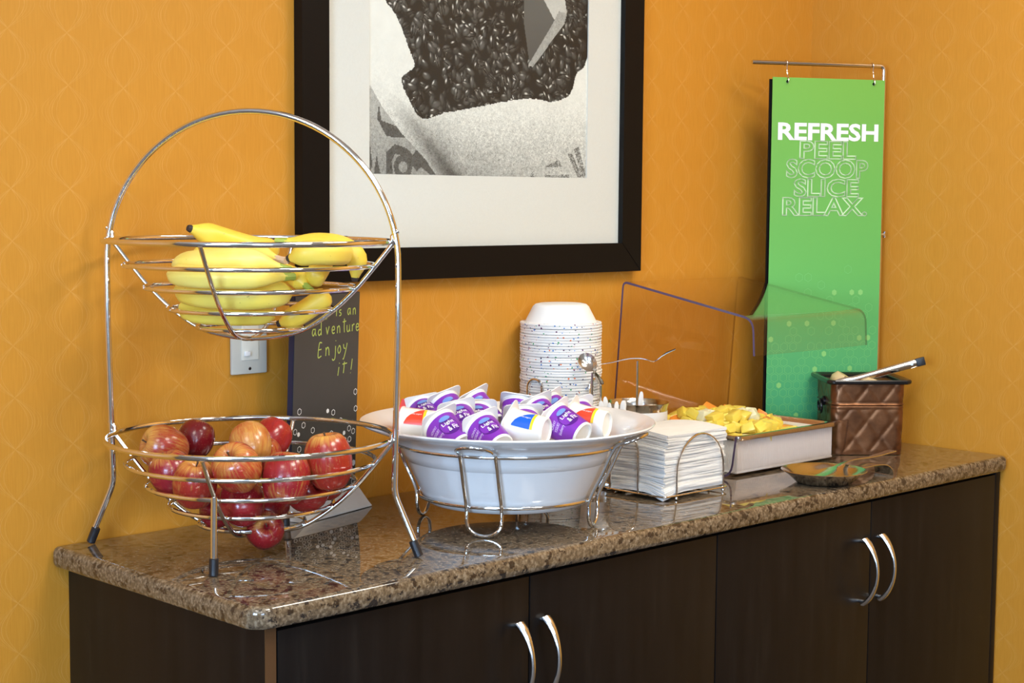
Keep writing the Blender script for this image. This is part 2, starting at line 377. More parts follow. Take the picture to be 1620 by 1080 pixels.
def text2d(body, x0, x1, y0, y1, bold=0.0, outline=0.0):
    """built-in font as flat geometry fitted into a box; returns verts(x,y,z), faces"""
    c = bpy.data.curves.new('lettering', 'FONT'); c.body = body; c.offset = bold; c.resolution_u = 3
    if outline: c.fill_mode = 'NONE'; c.bevel_depth = outline; c.bevel_resolution = 0
    else: c.fill_mode = 'FRONT'
    o = bpy.data.objects.new('lettering', c); COL.objects.link(o)
    dg = bpy.context.evaluated_depsgraph_get(); dg.update(); me = bpy.data.meshes.new_from_object(o.evaluated_get(dg))
    vs = [q.co[:] for q in me.vertices]; fs = [tuple(p.vertices) for p in me.polygons]
    bpy.data.objects.remove(o); bpy.data.curves.remove(c); bpy.data.meshes.remove(me)
    ax = min(q[0] for q in vs); bx = max(q[0] for q in vs); ay = min(q[1] for q in vs); by = max(q[1] for q in vs)
    return [(x0 + (q[0] - ax) / (bx - ax) * (x1 - x0), y0 + (q[1] - ay) / (by - ay) * (y1 - y0), q[2]) for q in vs], fs
def rrect(x0, x1, y0, y1, r, n=6):
    out = []
    for cx, cy, a in ((x1 - r, y1 - r, 0), (x0 + r, y1 - r, PI / 2), (x0 + r, y0 + r, PI), (x1 - r, y0 + r, 1.5 * PI)):
        out += [(cx + r * math.cos(a + PI / 2 * k / n), cy + r * math.sin(a + PI / 2 * k / n)) for k in range(n + 1)]
    return out

# ------------------------------------------------------------------ the room (z from the floor here)
def slab(name, x0, x1, y0, y1, z0, z1, mat): return struct(name, MB().box(x0, x1, y0, y1, z0, z1), mat)
T = 0.12
slab('floor', RX0 - T, RX1 + T, RY0 - T, RY1 + T, -0.1, 0.0, M['floor'])
slab('ceiling', RX0 - T, RX1 + T, RY0 - T, RY1 + T, CEIL, CEIL + 0.1, M['ceiling'])
slab('wall_back', RX0 - T, RX1 + T, 0.0, T, 0, CEIL, M['wall'])
slab('wall_right', RX1, RX1 + T, RY0, 0.0, 0, CEIL, M['wall'])
def wall_with_hole(name, axis, c0, c1, a0, a1, h0, h1, z0, z1, mat):
    """axis 'x': wall is a slab in x (c0..c1), opening a in y; axis 'y' the other way round"""
    b = MB(); lo, hi = (RY0, RY1) if axis == 'x' else (RX0 - T, RX1 + T)
    for (p, q, u, v) in ((lo, h0, 0, CEIL), (h1, hi, 0, CEIL), (h0, h1, 0, z0), (h0, h1, z1, CEIL)):
        if axis == 'x': b.box(c0, c1, p, q, u, v)
        else: b.box(p, q, c0, c1, u, v)
    return struct(name, b, mat)
wall_with_hole('wall_left', 'x', RX0 - T, RX0, 0, 0, -3.2, -1.7, 1.0, 2.25, M['paint'])
wall_with_hole('wall_front', 'y', RY0 - T, RY0, 0, 0, -2.55, -1.25, 1.0, 2.25, M['paint'])
def window(name, axis, c, a0, a1, z0, z1):
    fr = MB(); e = 0.05
    def bx(p, q, u, v, th=0.05):
        if axis == 'x': fr.box(c - th / 2, c + th / 2, p, q, u, v, 0.004)
        else: fr.box(p, q, c - th / 2, c + th / 2, u, v, 0.004)
    bx(a0, a0 + e, z0, z1); bx(a1 - e, a1, z0, z1); bx(a0 + e, a1 - e, z0, z0 + e); bx(a0 + e, a1 - e, z1 - e, z1)
    m = (a0 + a1) / 2; bx(m - 0.02, m + 0.02, z0 + e, z1 - e, 0.04); 
    o = struct(name, fr, M['trim'])
    for p, q in ((a0 + e, m - 0.02), (m + 0.02, a1 - e)):
        b = MB()
        if axis == 'x': b.box(c - 0.003, c + 0.003, p, q, z0 + e, z1 - e)
        else: b.box(p, q, c - 0.003, c + 0.003, z0 + e, z1 - e)
        struct('pane', b, M['pane'], o)
    return o
window('window_1', 'x', RX0 - 0.02, -3.2, -1.7, 1.0, 2.25)
window('window_2', 'y', RY0 - 0.02, -2.55, -1.25, 1.0, 2.25)
b = MB(); b.box(RX0, 0.03, -0.014, 0, 0, 0.10, 0.003); struct('baseboard_back', b, M['wood'])
b = MB(); b.box(RX1 - 0.014, RX1, RY0, -0.52, 0, 0.10, 0.003); struct('baseboard_right', b, M['wood'])
for i, ((lx, ly), pw) in enumerate(zip(LAMPS, LAMP_W)):
    t = thing('ceiling_light', (lx, ly, CEIL - H - 0.012), 'square white ceiling light panel set flush in the ceiling', 'ceiling light', 'ceiling light panels')
    z = CEIL - H
    b = MB(); e = 0.30
    for p, q, u, v in ((-e - .03, e + .03, -e - .03, -e), (-e - .03, e + .03, e, e + .03), (-e - .03, -e, -e, e), (e, e + .03, -e, e)): b.box(lx + p, lx + q, ly + u, ly + v, z - 0.012, z - 0.0004, 0.002)
    part('trim_frame', b, M['trim'], t)
    b = MB(); b.box(lx - e, lx + e, ly - e, ly + e, z - 0.006, z - 0.001); part('diffuser', b, M['lamp'], t, smooth=False)
    area('panel_light', (lx, ly, CEIL - 0.015), (lx, ly, 0), 0.58, 0.58, pw, (1.0, 0.95, 0.85))

# ------------------------------------------------------------------ base cabinets and worktop
FY = -0.5055
def cabinet(x0, x1, left_panel, right_panel, doors, label):
    t = thing('base_cabinet', ((x0 + x1) / 2, -0.25, -H), label, 'cabinet')
    a = x0 + (0.018 if left_panel else 0); c = x1 - (0.018 if right_panel else 0)
    b = MB(); b.box(a, c, -0.484, -0.004, -H + 0.09, -0.034); part('carcass', b, M['wood'], t, smooth=False)
    b = MB(); b.box(a, c, -0.44, -0.42, -H, -H + 0.09); part('toe_kick', b, M['black'], t, smooth=False)
    if left_panel:
        b = MB(); b.box(x0, x0 + 0.0175, FY + 0.002, -0.002, -H, -0.0325, 0.0008); part('end_panel', b, M['wood'], t)
        b = MB(); b.box(x0 + 0.0004, x0 + 0.0171, FY - 0.0002, FY + 0.0019, -H, -0.0326); part('lit_edge_strip', b, M['wood_edge_lit'], t, smooth=False)  # thin strip whose browner colour stands for warm light on the panel's front edge
    if right_panel:
        b = MB(); b.box(x1 - 0.0175, x1, FY, -0.002, -H, -0.0325, 0.0008); part('end_panel', b, M['wood'], t)
    for d0, d1, hx in doors:
        b = MB(); b.box(d0 + 0.0014, d1 - 0.0014, FY, FY + 0.019, -H + 0.10, -0.0395, 0.0012); d = part('door', b, M['wood'], t)
        hb = MB(); rings = []
        for k in range(25):
            q = k / 24; s = 2 * q - 1; zc = -0.1045 - 0.124 * q; out = 0.0045 + 0.030 * (1 - s * s) ** 0.8 + 0.004
            wd = 0.0040 + 0.0052 * abs(s) ** 2.2; th = 0.0030 + 0.0012 * abs(s) ** 2
            dz = -0.124; 
            rings.append([(hx + wd * math.cos(g), FY - out + th * math.sin(g), zc + 0.003 * s * math.sin(g)) for g in [2 * PI * j / 12 for j in range(12)]])
        hb.loft(rings)
        for zc in (-0.1095, -0.2235): hb.tube([(hx, FY + 0.001, zc), (hx, FY - 0.012, zc)], 0.0040, n=10)
        part('handle', hb, M['nickel'], d)
    return t
cabinet(0.030, 0.9610, True, False, [(0.0485, 0.5139, 0.4850), (0.5139, 0.9610, 0.5405)], 'dark espresso base cabinet at the left under the apples and bananas')
cabinet(0.9612, 1.8965, False, True, [(0.9612, 1.4225, 1.3900), (1.4225, 1.8785, 1.4475)], 'dark espresso base cabinet at the right against the right wall')
def worktop():
    x0, x1, y0, y1 = 0.0, 1.9035, -0.5248, -0.0008; th = 0.031
    prof = [(0.010, 0), (0.006, -0.0008), (0.0028, -0.003), (0.0008, -0.0065), (0, -0.011), (0, -0.022), (0.0012, -0.027), (0.004, -0.030), (0.008, -th)]
    rings = []
    for ins, z in prof:
        ring = []
        for (cx, cy, R, a) in ((x1, y1, 0.012, 0), (x0, y1, 0.014, PI / 2), (x0, y0, 0.032, PI), (x1, y0, 0.024, 1.5 * PI)):
            sx = -1 if cx == x1 else 1; sy = -1 if cy == y1 else 1
            for k in range(9):
                g = a + PI / 2 * k / 8; ring.append((cx + sx * R + (R - ins) * math.cos(g), cy + sy * R + (R - ins) * math.sin(g), z))
        rings.append(ring)
    b = MB(); b.loft(rings); return b
solo('countertop', worktop(), M['granite'], (0.95, -0.26, -0.031), 'long polished brown speckled granite countertop with rounded front edge', 'countertop', angle=30)

# ------------------------------------------------------------------ framed picture on the back wall
def paint_print(nx, nz, W, Hh):
    rng = np.random.default_rng(11)
    xs = (np.arange(nx) + 0.5) / nx * W; zs = (np.arange(nz) + 0.5) / nz * Hh
    X, Z = np.meshgrid(xs, zs)
    def poly(P):
        ins = np.zeros(X.shape, bool); m = len(P)
        for i in range(m):
            (xa, za), (xb, zb) = P[i], P[(i + 1) % m]
            if za == zb: continue
            c = ((za > Z) != (zb > Z)) & (X < (xb - xa) * (Z - za) / (zb - za) + xa); ins ^= c
        return ins
    def sm(a, k):
        for _ in range(k):
            a = (a + np.roll(a, 1, 0) + np.roll(a, -1, 0) + np.roll(a, 1, 1) + np.roll(a, -1, 1)) / 5
        return a
    # burlap
    w1 = rng.normal(0, 1, X.shape); weave = 0.5 + 0.30 * w1 + 0.55 * sm(rng.normal(0, 1, X.shape), 2)
    fold = poly([(-0.01, 0.16), (0.005, 0.150), (0.030, 0.117), (0.075, 0.072), (0.130, 0.028), (0.165, -0.01), (-0.01, -0.01)])
    dline = ((X - 0.0) * 0.69 + (Z - 0.155) * 0.72)   # distance past the fold line
    lf = sm(rng.normal(0, 1, X.shape), 60) * 4
    shade = 0.80 - 0.05 * lf
    shade -= 0.34 * np.exp(-((dline - 0.022) / 0.020) ** 2) * np.clip((X - 0.02) / 0.06, 0, 1) * np.clip((0.14 - Z) / 0.05, 0, 1)
    shade -= 0.14 * np.exp(-((X - 0.17 - 0.1 * (0.1 - Z)) ** 2 + (Z - 0.065) ** 2) / 0.0018)
    shade -= 0.26 * np.clip((0.075 - Z) / 0.075, 0, 1) * np.clip(1 - np.abs(X - 0.25) / 0.3, 0, 1)
    shade -= 0.12 * np.clip((0.12 - Z) / 0.1, 0, 1)
    G = shade * (1 - 0.17 * (1 - weave) * np.clip((0.30 - Z) / 0.2, 0.25, 1) * (0.7 + 1.6 * np.clip((0.16 - Z) / 0.10, 0, 1)))
    G = np.where(fold, 0.36 - 0.04 * lf + 0.22 * (Z / 0.2) - 0.14 * (1 - weave), G)
    for P in ([(0.023, 0.120), (0.029, 0.093), (0.081, 0.079), (0.088, 0.064), (0.040, 0.066), (0.019, 0.096)], [(0.002, 0.060), (0.009, 0.014), (0.002, 0.0)], [(0.018, 0.035), (0.026, 0.002), (0.012, 0.001)],
              [(0.110, 0.046), (0.173, 0.003), (0.140, 0.002), (0.095, 0.029)], [(0.040, 0.039), (0.059, 0.053), (0.088, 0.046), (0.122, 0.016), (0.110, 0.007), (0.081, 0.033), (0.060, 0.036), (0.052, 0.023), (0.055, 0.001), (0.040, 0.001)]):
        G = np.where(poly(P) & fold, 0.075 + 0.05 * weave, G)
    rr = np.hypot((X - 0.078), (Z - 0.014) * 1.0); G = np.where((rr < 0.021) & (rr > 0.010) & fold, 0.08 + 0.05 * weave, G)
    for P in ([(0.432, 0.020), (0.468, 0.035), (0.480, 0.021)], [(0.494, 0.046), (0.506, 0.047), (0.536, 0.001), (0.523, 0.001)], [(0.511, 0.055), (0.524, 0.061), (0.546, 0.007), (0.535, 0.003)], [(0.391, -0.001), (0.398, 0.010), (0.405, -0.001)], [(0.432, 0.004), (0.498, 0.007), (0.498, 0.0), (0.432, -0.001)]):
        G = np.where(poly(P), 0.16 + 0.30 * (weave > 0.62) * weave, G)
    # beans
    def rough(P, amp=0.0006):
        Q = catmull([(x, z, 0) for x, z in P], 12 * len(P)); return [(q.x + rng.normal(0, amp), q.y + rng.normal(0, amp)) for q in Q]
    beans = poly(rough([(0.010, 0.72), (0.012, 0.60), (0.016, 0.48), (0.020, 0.38), (0.028, 0.320), (0.037, 0.299), (0.057, 0.280), (0.072, 0.258), (0.092, 0.218), (0.104, 0.190), (0.075, 0.168), (0.088, 0.136), (0.123, 0.100), (0.176, 0.112), (0.231, 0.121), (0.294, 0.133), (0.360, 0.144), (0.405, 0.147), (0.451, 0.144), (0.497, 0.159), (0.516, 0.199), (0.544, 0.229), (0.56, 0.343), (0.56, 0.50), (0.56, 0.62), (0.56, 0.72)]))
    Bn = np.full(X.shape, 0.022)
    px = W / nx; pz = Hh / nz
    for _ in range(1500):
        cx = rng.uniform(0.02, W); cz = rng.uniform(0.09, 0.52); a = rng.uniform(0, PI); L = rng.uniform(0.0085, 0.0130); wd = L * rng.uniform(0.45, 0.68)
        i0, i1 = int(max(0, (cx - L) / px)), int(min(nx, (cx + L) / px + 1)); j0, j1 = int(max(0, (cz - L) / pz)), int(min(nz, (cz + L) / pz + 1))
        if i1 <= i0 or j1 <= j0: continue
        dx = X[j0:j1, i0:i1] - cx; dz = Z[j0:j1, i0:i1] - cz
        u = (dx * math.cos(a) + dz * math.sin(a)) / L; v = (-dx * math.sin(a) + dz * math.cos(a)) / wd
        e = u * u + v * v; ins = e < 1
        base = rng.uniform(0.015, 0.085); sh = base * (1.25 - 0.95 * e) + 0.006
        lx, lz = -0.30, 0.42
        hu = (lx * math.cos(a) + lz * math.sin(a)); hv = (-lx * math.sin(a) + lz * math.cos(a)) * 1.3
        sh = sh + rng.choice([0.10, 0.35, 0.85], p=[0.36, 0.32, 0.32]) * np.exp(-(((u - hu) / 0.30) ** 2 + ((v - hv) / 0.20) ** 2))
        if rng.random() < 0.35: sh = np.where(np.abs(v) < 0.12, 0.01, sh)
        sub = Bn[j0:j1, i0:i1]; sub[ins] = sh[ins]
    Bn *= np.where(X > 0.46, np.clip(1.15 - (X - 0.46) * 7, 0.45, 1), 1)
    G = np.where(beans, Bn, G)
    plate = poly([(0.40, 0.60), (0.421, 0.338), (0.454, 0.297), (0.488, 0.312), (0.481, 0.343), (0.47, 0.60)]); G = np.where(plate, 0.50 + 0.10 * lf + 0.05 * (weave - 0.5), G)
    dk = poly([(0.364, 0.52), (0.364, 0.327), (0.389, 0.209), (0.454, 0.297), (0.421, 0.338), (0.40, 0.52)]); G = np.where(dk & (X > 0.372), 0.085 + 0.035 * np.clip((Z - 0.2) / 0.1, 0, 1), G)
    st = poly([(0.466, 0.315), (0.488, 0.312), (0.481, 0.292), (0.397, 0.206), (0.385, 0.209), (0.447, 0.287)]); G = np.where(st, 0.36 + 0.10 * (weave - 0.5), G)
    G = np.clip(G, 0.008, 0.86)
    return np.stack([G * 1.0, G * 0.975, G * 0.90], -1)
def picture():
    x0, x1, z0, z1, fb, fd = 0.5143, 1.2499, 0.4367, 1.395, 0.0568, 0.0225
    t = thing('framed_picture', ((x0 + x1) / 2, 0, z0 - fb), 'large black framed photograph of coffee beans in a burlap sack on the wall', 'picture')
    o = [(x0 - fb, z0 - fb), (x1 + fb, z0 - fb), (x1 + fb, z1 + fb), (x0 - fb, z1 + fb)]; i = [(x0, z0), (x1, z0), (x1, z1), (x0, z1)]
    for k in range(4):
        j = (k + 1) % 4; c = ((o[k][0] + i[j][0]) / 2, (o[k][1] + i[j][1]) / 2)
        q = [o[k], o[j], i[j], i[k]]; f = 0.0012
        ctr = Vector((sum(a for a, _ in q) / 4, sum(b_ for _, b_ in q) / 4)); q2 = [tuple(Vector(a) + (ctr - Vector(a)).normalized() * f) for a in q]
        b = MB(); b.loft([[(a, -0.001, zz) for a, zz in q], [(a, -fd + f, zz) for a, zz in q], [(a, -fd, zz) for a, zz in q2]]); part('frame_bar', b, M['black'], t, 30, smooth=False)
    m0, m1, mz, mt = 0.6102, 1.1569, 0.5642, 1.268
    b = MB(); y = -0.0105
    b.box(x0 - 0.004, m0, y, y + 0.0025, z0 - 0.004, z1 + 0.004); b.box(m1, x1 + 0.004, y, y + 0.0025, z0 - 0.004, z1 + 0.004)
    b.box(m0, m1, y, y + 0.0025, z0 - 0.004, mz); b.box(m0, m1, y, y + 0.0025, mt, z1 + 0.004)
    part('mat_board', b, M['mat'], t, smooth=False)
    W = m1 - m0; Hh = mt - mz; nx, nz = 330, 424
    vx = np.linspace(m0 - 0.0005, m1 + 0.0005, nx + 1); vz = np.linspace(mz - 0.0005, mt + 0.0005, nz + 1)
    gx, gz = np.meshgrid(vx, vz); verts = np.stack([gx, np.full(gx.shape, -0.0082), gz], -1).reshape(-1, 3) - np.array(ORG[t])
    ii = (np.arange(nz)[:, None] * (nx + 1) + np.arange(nx)[None, :]); q = np.stack([ii, ii + 1, ii + nx + 2, ii + nx + 1], -1).reshape(-1, 4)
    me = bpy.data.meshes.new('printed_photo'); me.vertices.add(len(verts)); me.vertices.foreach_set('co', verts.ravel())
    me.loops.add(q.size); me.loops.foreach_set('vertex_index', q.ravel()); me.polygons.add(len(q)); me.polygons.foreach_set('loop_start', np.arange(len(q)) * 4); me.polygons.foreach_set('loop_total', np.full(len(q), 4)); me.update()
    col = paint_print(nx, nz, W, Hh); at = me.color_attributes.new('ink', 'FLOAT_COLOR', 'CORNER')
    rgba = np.concatenate([col.reshape(-1, 3), np.ones((nx * nz, 1))], 1); at.data.foreach_set('color', np.repeat(rgba, 4, 0).ravel().astype(np.float32))
    me.materials.append(M['print']); p = bpy.data.objects.new('printed_photo', me); COL.objects.link(p); p.parent = t; p['label'] = 'black and white photo of coffee beans'
    b = MB(); b.box(x0 - 0.002, x1 + 0.002, -0.0150, -0.0130, z0 - 0.002, z1 + 0.002); part('glass', b, M['glass'], t, smooth=False)
picture()

# ------------------------------------------------------------------ light switch
def light_switch():
    x0, z0 = 0.326, 0.2348; x1, z1 = x0 + 0.070, z0 + 0.1143; cx = (x0 + x1) / 2; cz = (z0 + z1) / 2
    t = thing('light_switch', (cx, 0, z0), 'beige wall dimmer switch plate behind the fruit stand', 'light switch')
    b = MB(); b.box(x0, x1, -0.0065, -0.0005, z0, z1, 0.0028); part('plate', b, M['switch'], t)
    b = MB(); b.box(cx - 0.0168, cx + 0.0168, -0.0082, -0.006, cz - 0.034, cz + 0.034, 0.0010); p = part('insert', b, M['switchlight'], t)
    b = MB(); b.box(cx - 0.012, cx - 0.002, -0.0125, -0.008, cz - 0.027, cz - 0.019, 0.0012); part('slider', b, M['ink'], p)
    b = MB(); b.box(cx - 0.0125, cx + 0.0125, -0.0095, -0.008, cz + 0.0, cz + 0.030, 0.0008); part('rocker', b, M['switchlight'], p)
    for z in (z0 + 0.009, z1 - 0.009):
        b = MB(); b.lathe([(0, 0.0012), (0.0025, 0.001), (0.0032, 0), (0.0032, -0.0005)], n=16, mat=Matrix.Translation((cx, -0.0065, z)) @ Matrix.Rotation(PI / 2, 4, 'X')); part('screw', b, M['nickel'], t)
light_switch()

# ------------------------------------------------------------------ two tier fruit stand
S = Vector((0.2046, -0.2313, 0)); E1 = Vector((0.596, -0.803, 0)).normalized(); E2 = Vector((0.803, 0.596, 0)).normalized(); EZ = Vector((0, 0, 1))
RB = 0.226
BPROF = [(0.0, 0.0), (0.040, 0.0040), (0.078, 0.0145), (0.120, 0.0420), (0.154, 0.0735), (0.182, 0.1060), (0.2100, 0.1410)]
def sph_r(dz):
    for (r0, z0), (r1, z1) in zip(BPROF, BPROF[1:]):
        if z0 <= dz <= z1: return r0 + (r1 - r0) * (dz - z0) / (z1 - z0)
    return 0.21
def fruit_stand():
    t = thing('fruit_stand', (S.x, S.y, 0), 'chrome wire two-tier fruit stand with a tall arched handle', 'fruit stand')
    def pt(a, z, d=0.0): return S + E1 * a + E2 * d + EZ * z
    hw = 0.2215; path = [pt(-0.2500, 0.016), pt(-0.216, 0.094), pt(-hw, 0.34), pt(-hw, 0.425)]
    path = fillet(path, 0.014, 4)[:-1] + [pt(-hw * math.cos(PI * k / 48), 0.4265 + hw * math.sin(PI * k / 48)) for k in range(49)] + fillet([pt(hw, 0.425), pt(hw, 0.34), pt(0.216, 0.094), pt(0.250, 0.016)], 0.014, 4)[1:]
    part('arch_frame', MB().tube(path, 0.0046, n=12), M['chrome'], t)
    def cap(p0, p1):
        d = (Vector(p1) - Vector(p0)).normalized(); part('rubber_foot', MB().tube([Vector(p0) - d * 0.004, Vector(p0) - d * 0.003, Vector(p0) + d * 0.02, Vector(p0) + d * 0.021], [0.0052, 0.0066, 0.0066, 0.0055], n=12), M['rubber'], t)
    cap(pt(-0.2520, 0.0062), pt(-0.216, 0.094)); cap(pt(0.2520, 0.0062), pt(0.216, 0.094))
    for sg in (-1, 1):
        a = pt(0, 0.110, sg * 0.1655); c = pt(0, 0.010, sg * 0.1702); part('leg', MB().tube([a, c], 0.0048, n=12), M['chrome'], t); cap(pt(0, 0.0046, sg * 0.1703), pt(0, 0.1, sg * 0.1658))
    for base, nm in ((0.030, 'lower_basket'), (0.319, 'upper_basket')):
        ribs = MB()
        for e, hook in ((E1, True), (E2, False)):
            half = catmull([(r, z, 0) for r, z in [(-0.040, 0.0040)] + BPROF], 40); half = [q for q in half if q.x > 0.002]
            arcp = [S - e * (q.x + 0.0030) + EZ * (base + q.y - 0.002) for q in half[::-1]] + [S + EZ * (base - 0.003)] + [S + e * (q.x + 0.0030) + EZ * (base + q.y - 0.002) for q in half]
            if hook:
                arcp = [S - e * 0.2215 + EZ * (base + 0.158), S - e * 0.217 + EZ * (base + 0.1545), S - e * 0.2125 + EZ * (base + 0.150)] + arcp + [S + e * 0.2125 + EZ * (base + 0.150), S + e * 0.217 + EZ * (base + 0.1545), S + e * 0.2215 + EZ * (base + 0.158)]
            ribs.tube(arcp, 0.0034, n=10)
        bk = part(nm, ribs, M['chrome'], t, label='crossed wire ribs of the basket')
        for dz, r in ((0.141, 0.0040), (0.1060, 0.0033), (0.0735, 0.0033), (0.0420, 0.0033), (0.0145, 0.0033)):
            rr = sph_r(dz)
            part('ring', MB().tube([S + (E1 * math.cos(2 * PI * k / 72) + E2 * math.sin(2 * PI * k / 72)) * rr + EZ * (base + dz) for k in range(72)], r, closed=True, n=9), M['chrome'], bk)
fruit_stand()

# ------------------------------------------------------------------ apples in the lower basket
def apple_mesh():
    prof = catmull([(0.0, 0.66, 0), (0.09, 0.70, 0), (0.20, 0.83, 0), (0.36, 0.93, 0), (0.58, 0.92, 0), (0.80, 0.74, 0), (0.96, 0.42, 0), (1.0, 0.08, 0), (0.96, -0.28, 0), (0.84, -0.60, 0), (0.66, -0.84, 0), (0.46, -0.95, 0), (0.28, -0.95, 0), (0.13, -0.86, 0), (0.0, -0.82, 0)], 34)
    b = MB(); b.lathe([(max(0, q.x) * 0.035, q.y * 0.035) for q in prof], n=32)
    for k, (x, y, z) in enumerate(b.v):
        a = math.atan2(y, x); g = 1 + 0.02 * math.cos(5 * a) * (1 if z < 0 else 0.3) + 0.02 * math.cos(a); b.v[k] = (x * g, y * g, z)
    return mesh_from('apple', b, M['apple'], (0, 0, 0), 60)
AM = apple_mesh()
b = MB(); b.tube(catmull([(0, 0, 0.020), (0.0006, 0, 0.027), (0.003, 0.001, 0.036)], 6), [0.0014, 0.0012, 0.0011, 0.0011, 0.0013, 0.0018], n=7)
ASTEM = mesh_from('stem', b, M['stem'], (0, 0, 0))
APPLES = [(0.1236,-0.1232,0.1495,0.0344),(0.1914,-0.1046,0.1542,0.0288),(0.0976,-0.1854,0.1213,0.0335),(0.0921,-0.2509,0.1156,0.0326),(0.1190,-0.3168,0.1436,0.0352),(0.1979,-0.2390,0.1619,0.0316),(0.2812,-0.1760,0.1543,0.0307),(0.2401,-0.2101,0.1353,0.0280),(0.1779,-0.3526,0.1279,0.0352),(0.2425,-0.3674,0.1471,0.0352),(0.2344,-0.3263,0.0990,0.0307),(0.1487,-0.2856,0.0879,0.0335),(0.1872,-0.2881,0.0417,0.0288),(0.1473,-0.2288,0.0706,0.0280),(0.2212,-0.2496,0.0652,0.0298),(0.2874,-0.3078,0.1066,0.0280)]
CAMR, CAMU, CAMF = _r, _u, _f
ASPEC = [  # stem direction (camera right, up, away), colour, blush, stretch, label
    ((-0.8, 0.3, -0.45), (0.50, 0.055, 0.020), 0.62, 1.0, 'orange-red apple at the far left of the wire basket, stem to the left'),
    ((0.2, 0.9, 0.3), (0.14, 0.006, 0.010), 0.0, 1.0, 'dark maroon apple at the back left of the basket'),
    ((-0.3, 0.8, -0.2), (0.40, 0.020, 0.030), 0.12, 1.0, 'crimson apple under the orange-red apple at the left of the basket'),
    ((0.1, 0.85, -0.25), (0.48, 0.040, 0.018), 0.60, 1.02, 'red and yellow striped apple left of the front basket rib'),
    ((-0.25, 0.62, -0.74), (0.56, 0.050, 0.022), 0.70, 0.98, 'pale yellow-red apple showing its stem, right of the front rib'),
    ((-0.3, 0.85, 0.5), (0.58, 0.130, 0.030), 0.86, 0.98, 'yellow-orange apple in the middle at the top of the pile'),
    ((0.3, 0.8, 0.5), (0.50, 0.025, 0.020), 0.12, 1.0, 'bright red apple at the back right of the pile'),
    ((0.1, 0.9, -0.2), (0.44, 0.030, 0.018), 0.30, 1.0, 'small red apple half hidden behind the yellow-red apple with the stem'),
    ((0.05, 0.93, 0.2), (0.42, 0.022, 0.025), 0.40, 1.04, 'large striped red apple at the front right of the pile'),
    ((-0.1, 0.95, -0.1), (0.52, 0.040, 0.016), 0.36, 1.16, 'tall orange-red apple at the right end of the basket'),
    ((0.6, 0.3, -0.6), (0.40, 0.025, 0.018), 0.20, 1.0, 'red apple low at the right under the tall apple'),
    ((-0.2, 0.7, 0.6), (0.38, 0.018, 0.022), 0.14, 1.0, 'deep red apple below the pale apple with the stem'),
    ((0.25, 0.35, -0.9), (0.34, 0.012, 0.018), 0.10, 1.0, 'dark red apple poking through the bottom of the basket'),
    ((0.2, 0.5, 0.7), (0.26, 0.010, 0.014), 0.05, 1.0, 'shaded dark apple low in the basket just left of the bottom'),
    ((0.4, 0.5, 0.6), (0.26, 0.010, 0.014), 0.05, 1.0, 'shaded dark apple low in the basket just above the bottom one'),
    ((0.3, 0.8, 0.4), (0.44, 0.030, 0.016), 0.25, 1.0, 'orange-red apple hidden beneath the tall apple at the right end'),
]
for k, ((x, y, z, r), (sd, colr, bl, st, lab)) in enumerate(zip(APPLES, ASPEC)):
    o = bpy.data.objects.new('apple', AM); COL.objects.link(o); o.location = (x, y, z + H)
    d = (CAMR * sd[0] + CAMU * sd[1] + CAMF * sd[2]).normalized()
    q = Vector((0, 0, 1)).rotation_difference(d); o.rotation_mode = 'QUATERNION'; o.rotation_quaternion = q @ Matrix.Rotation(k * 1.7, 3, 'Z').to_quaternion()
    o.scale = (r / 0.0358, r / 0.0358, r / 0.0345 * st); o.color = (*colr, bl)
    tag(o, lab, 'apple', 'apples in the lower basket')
    s = bpy.data.objects.new('stem', ASTEM); COL.objects.link(s); s.parent = o

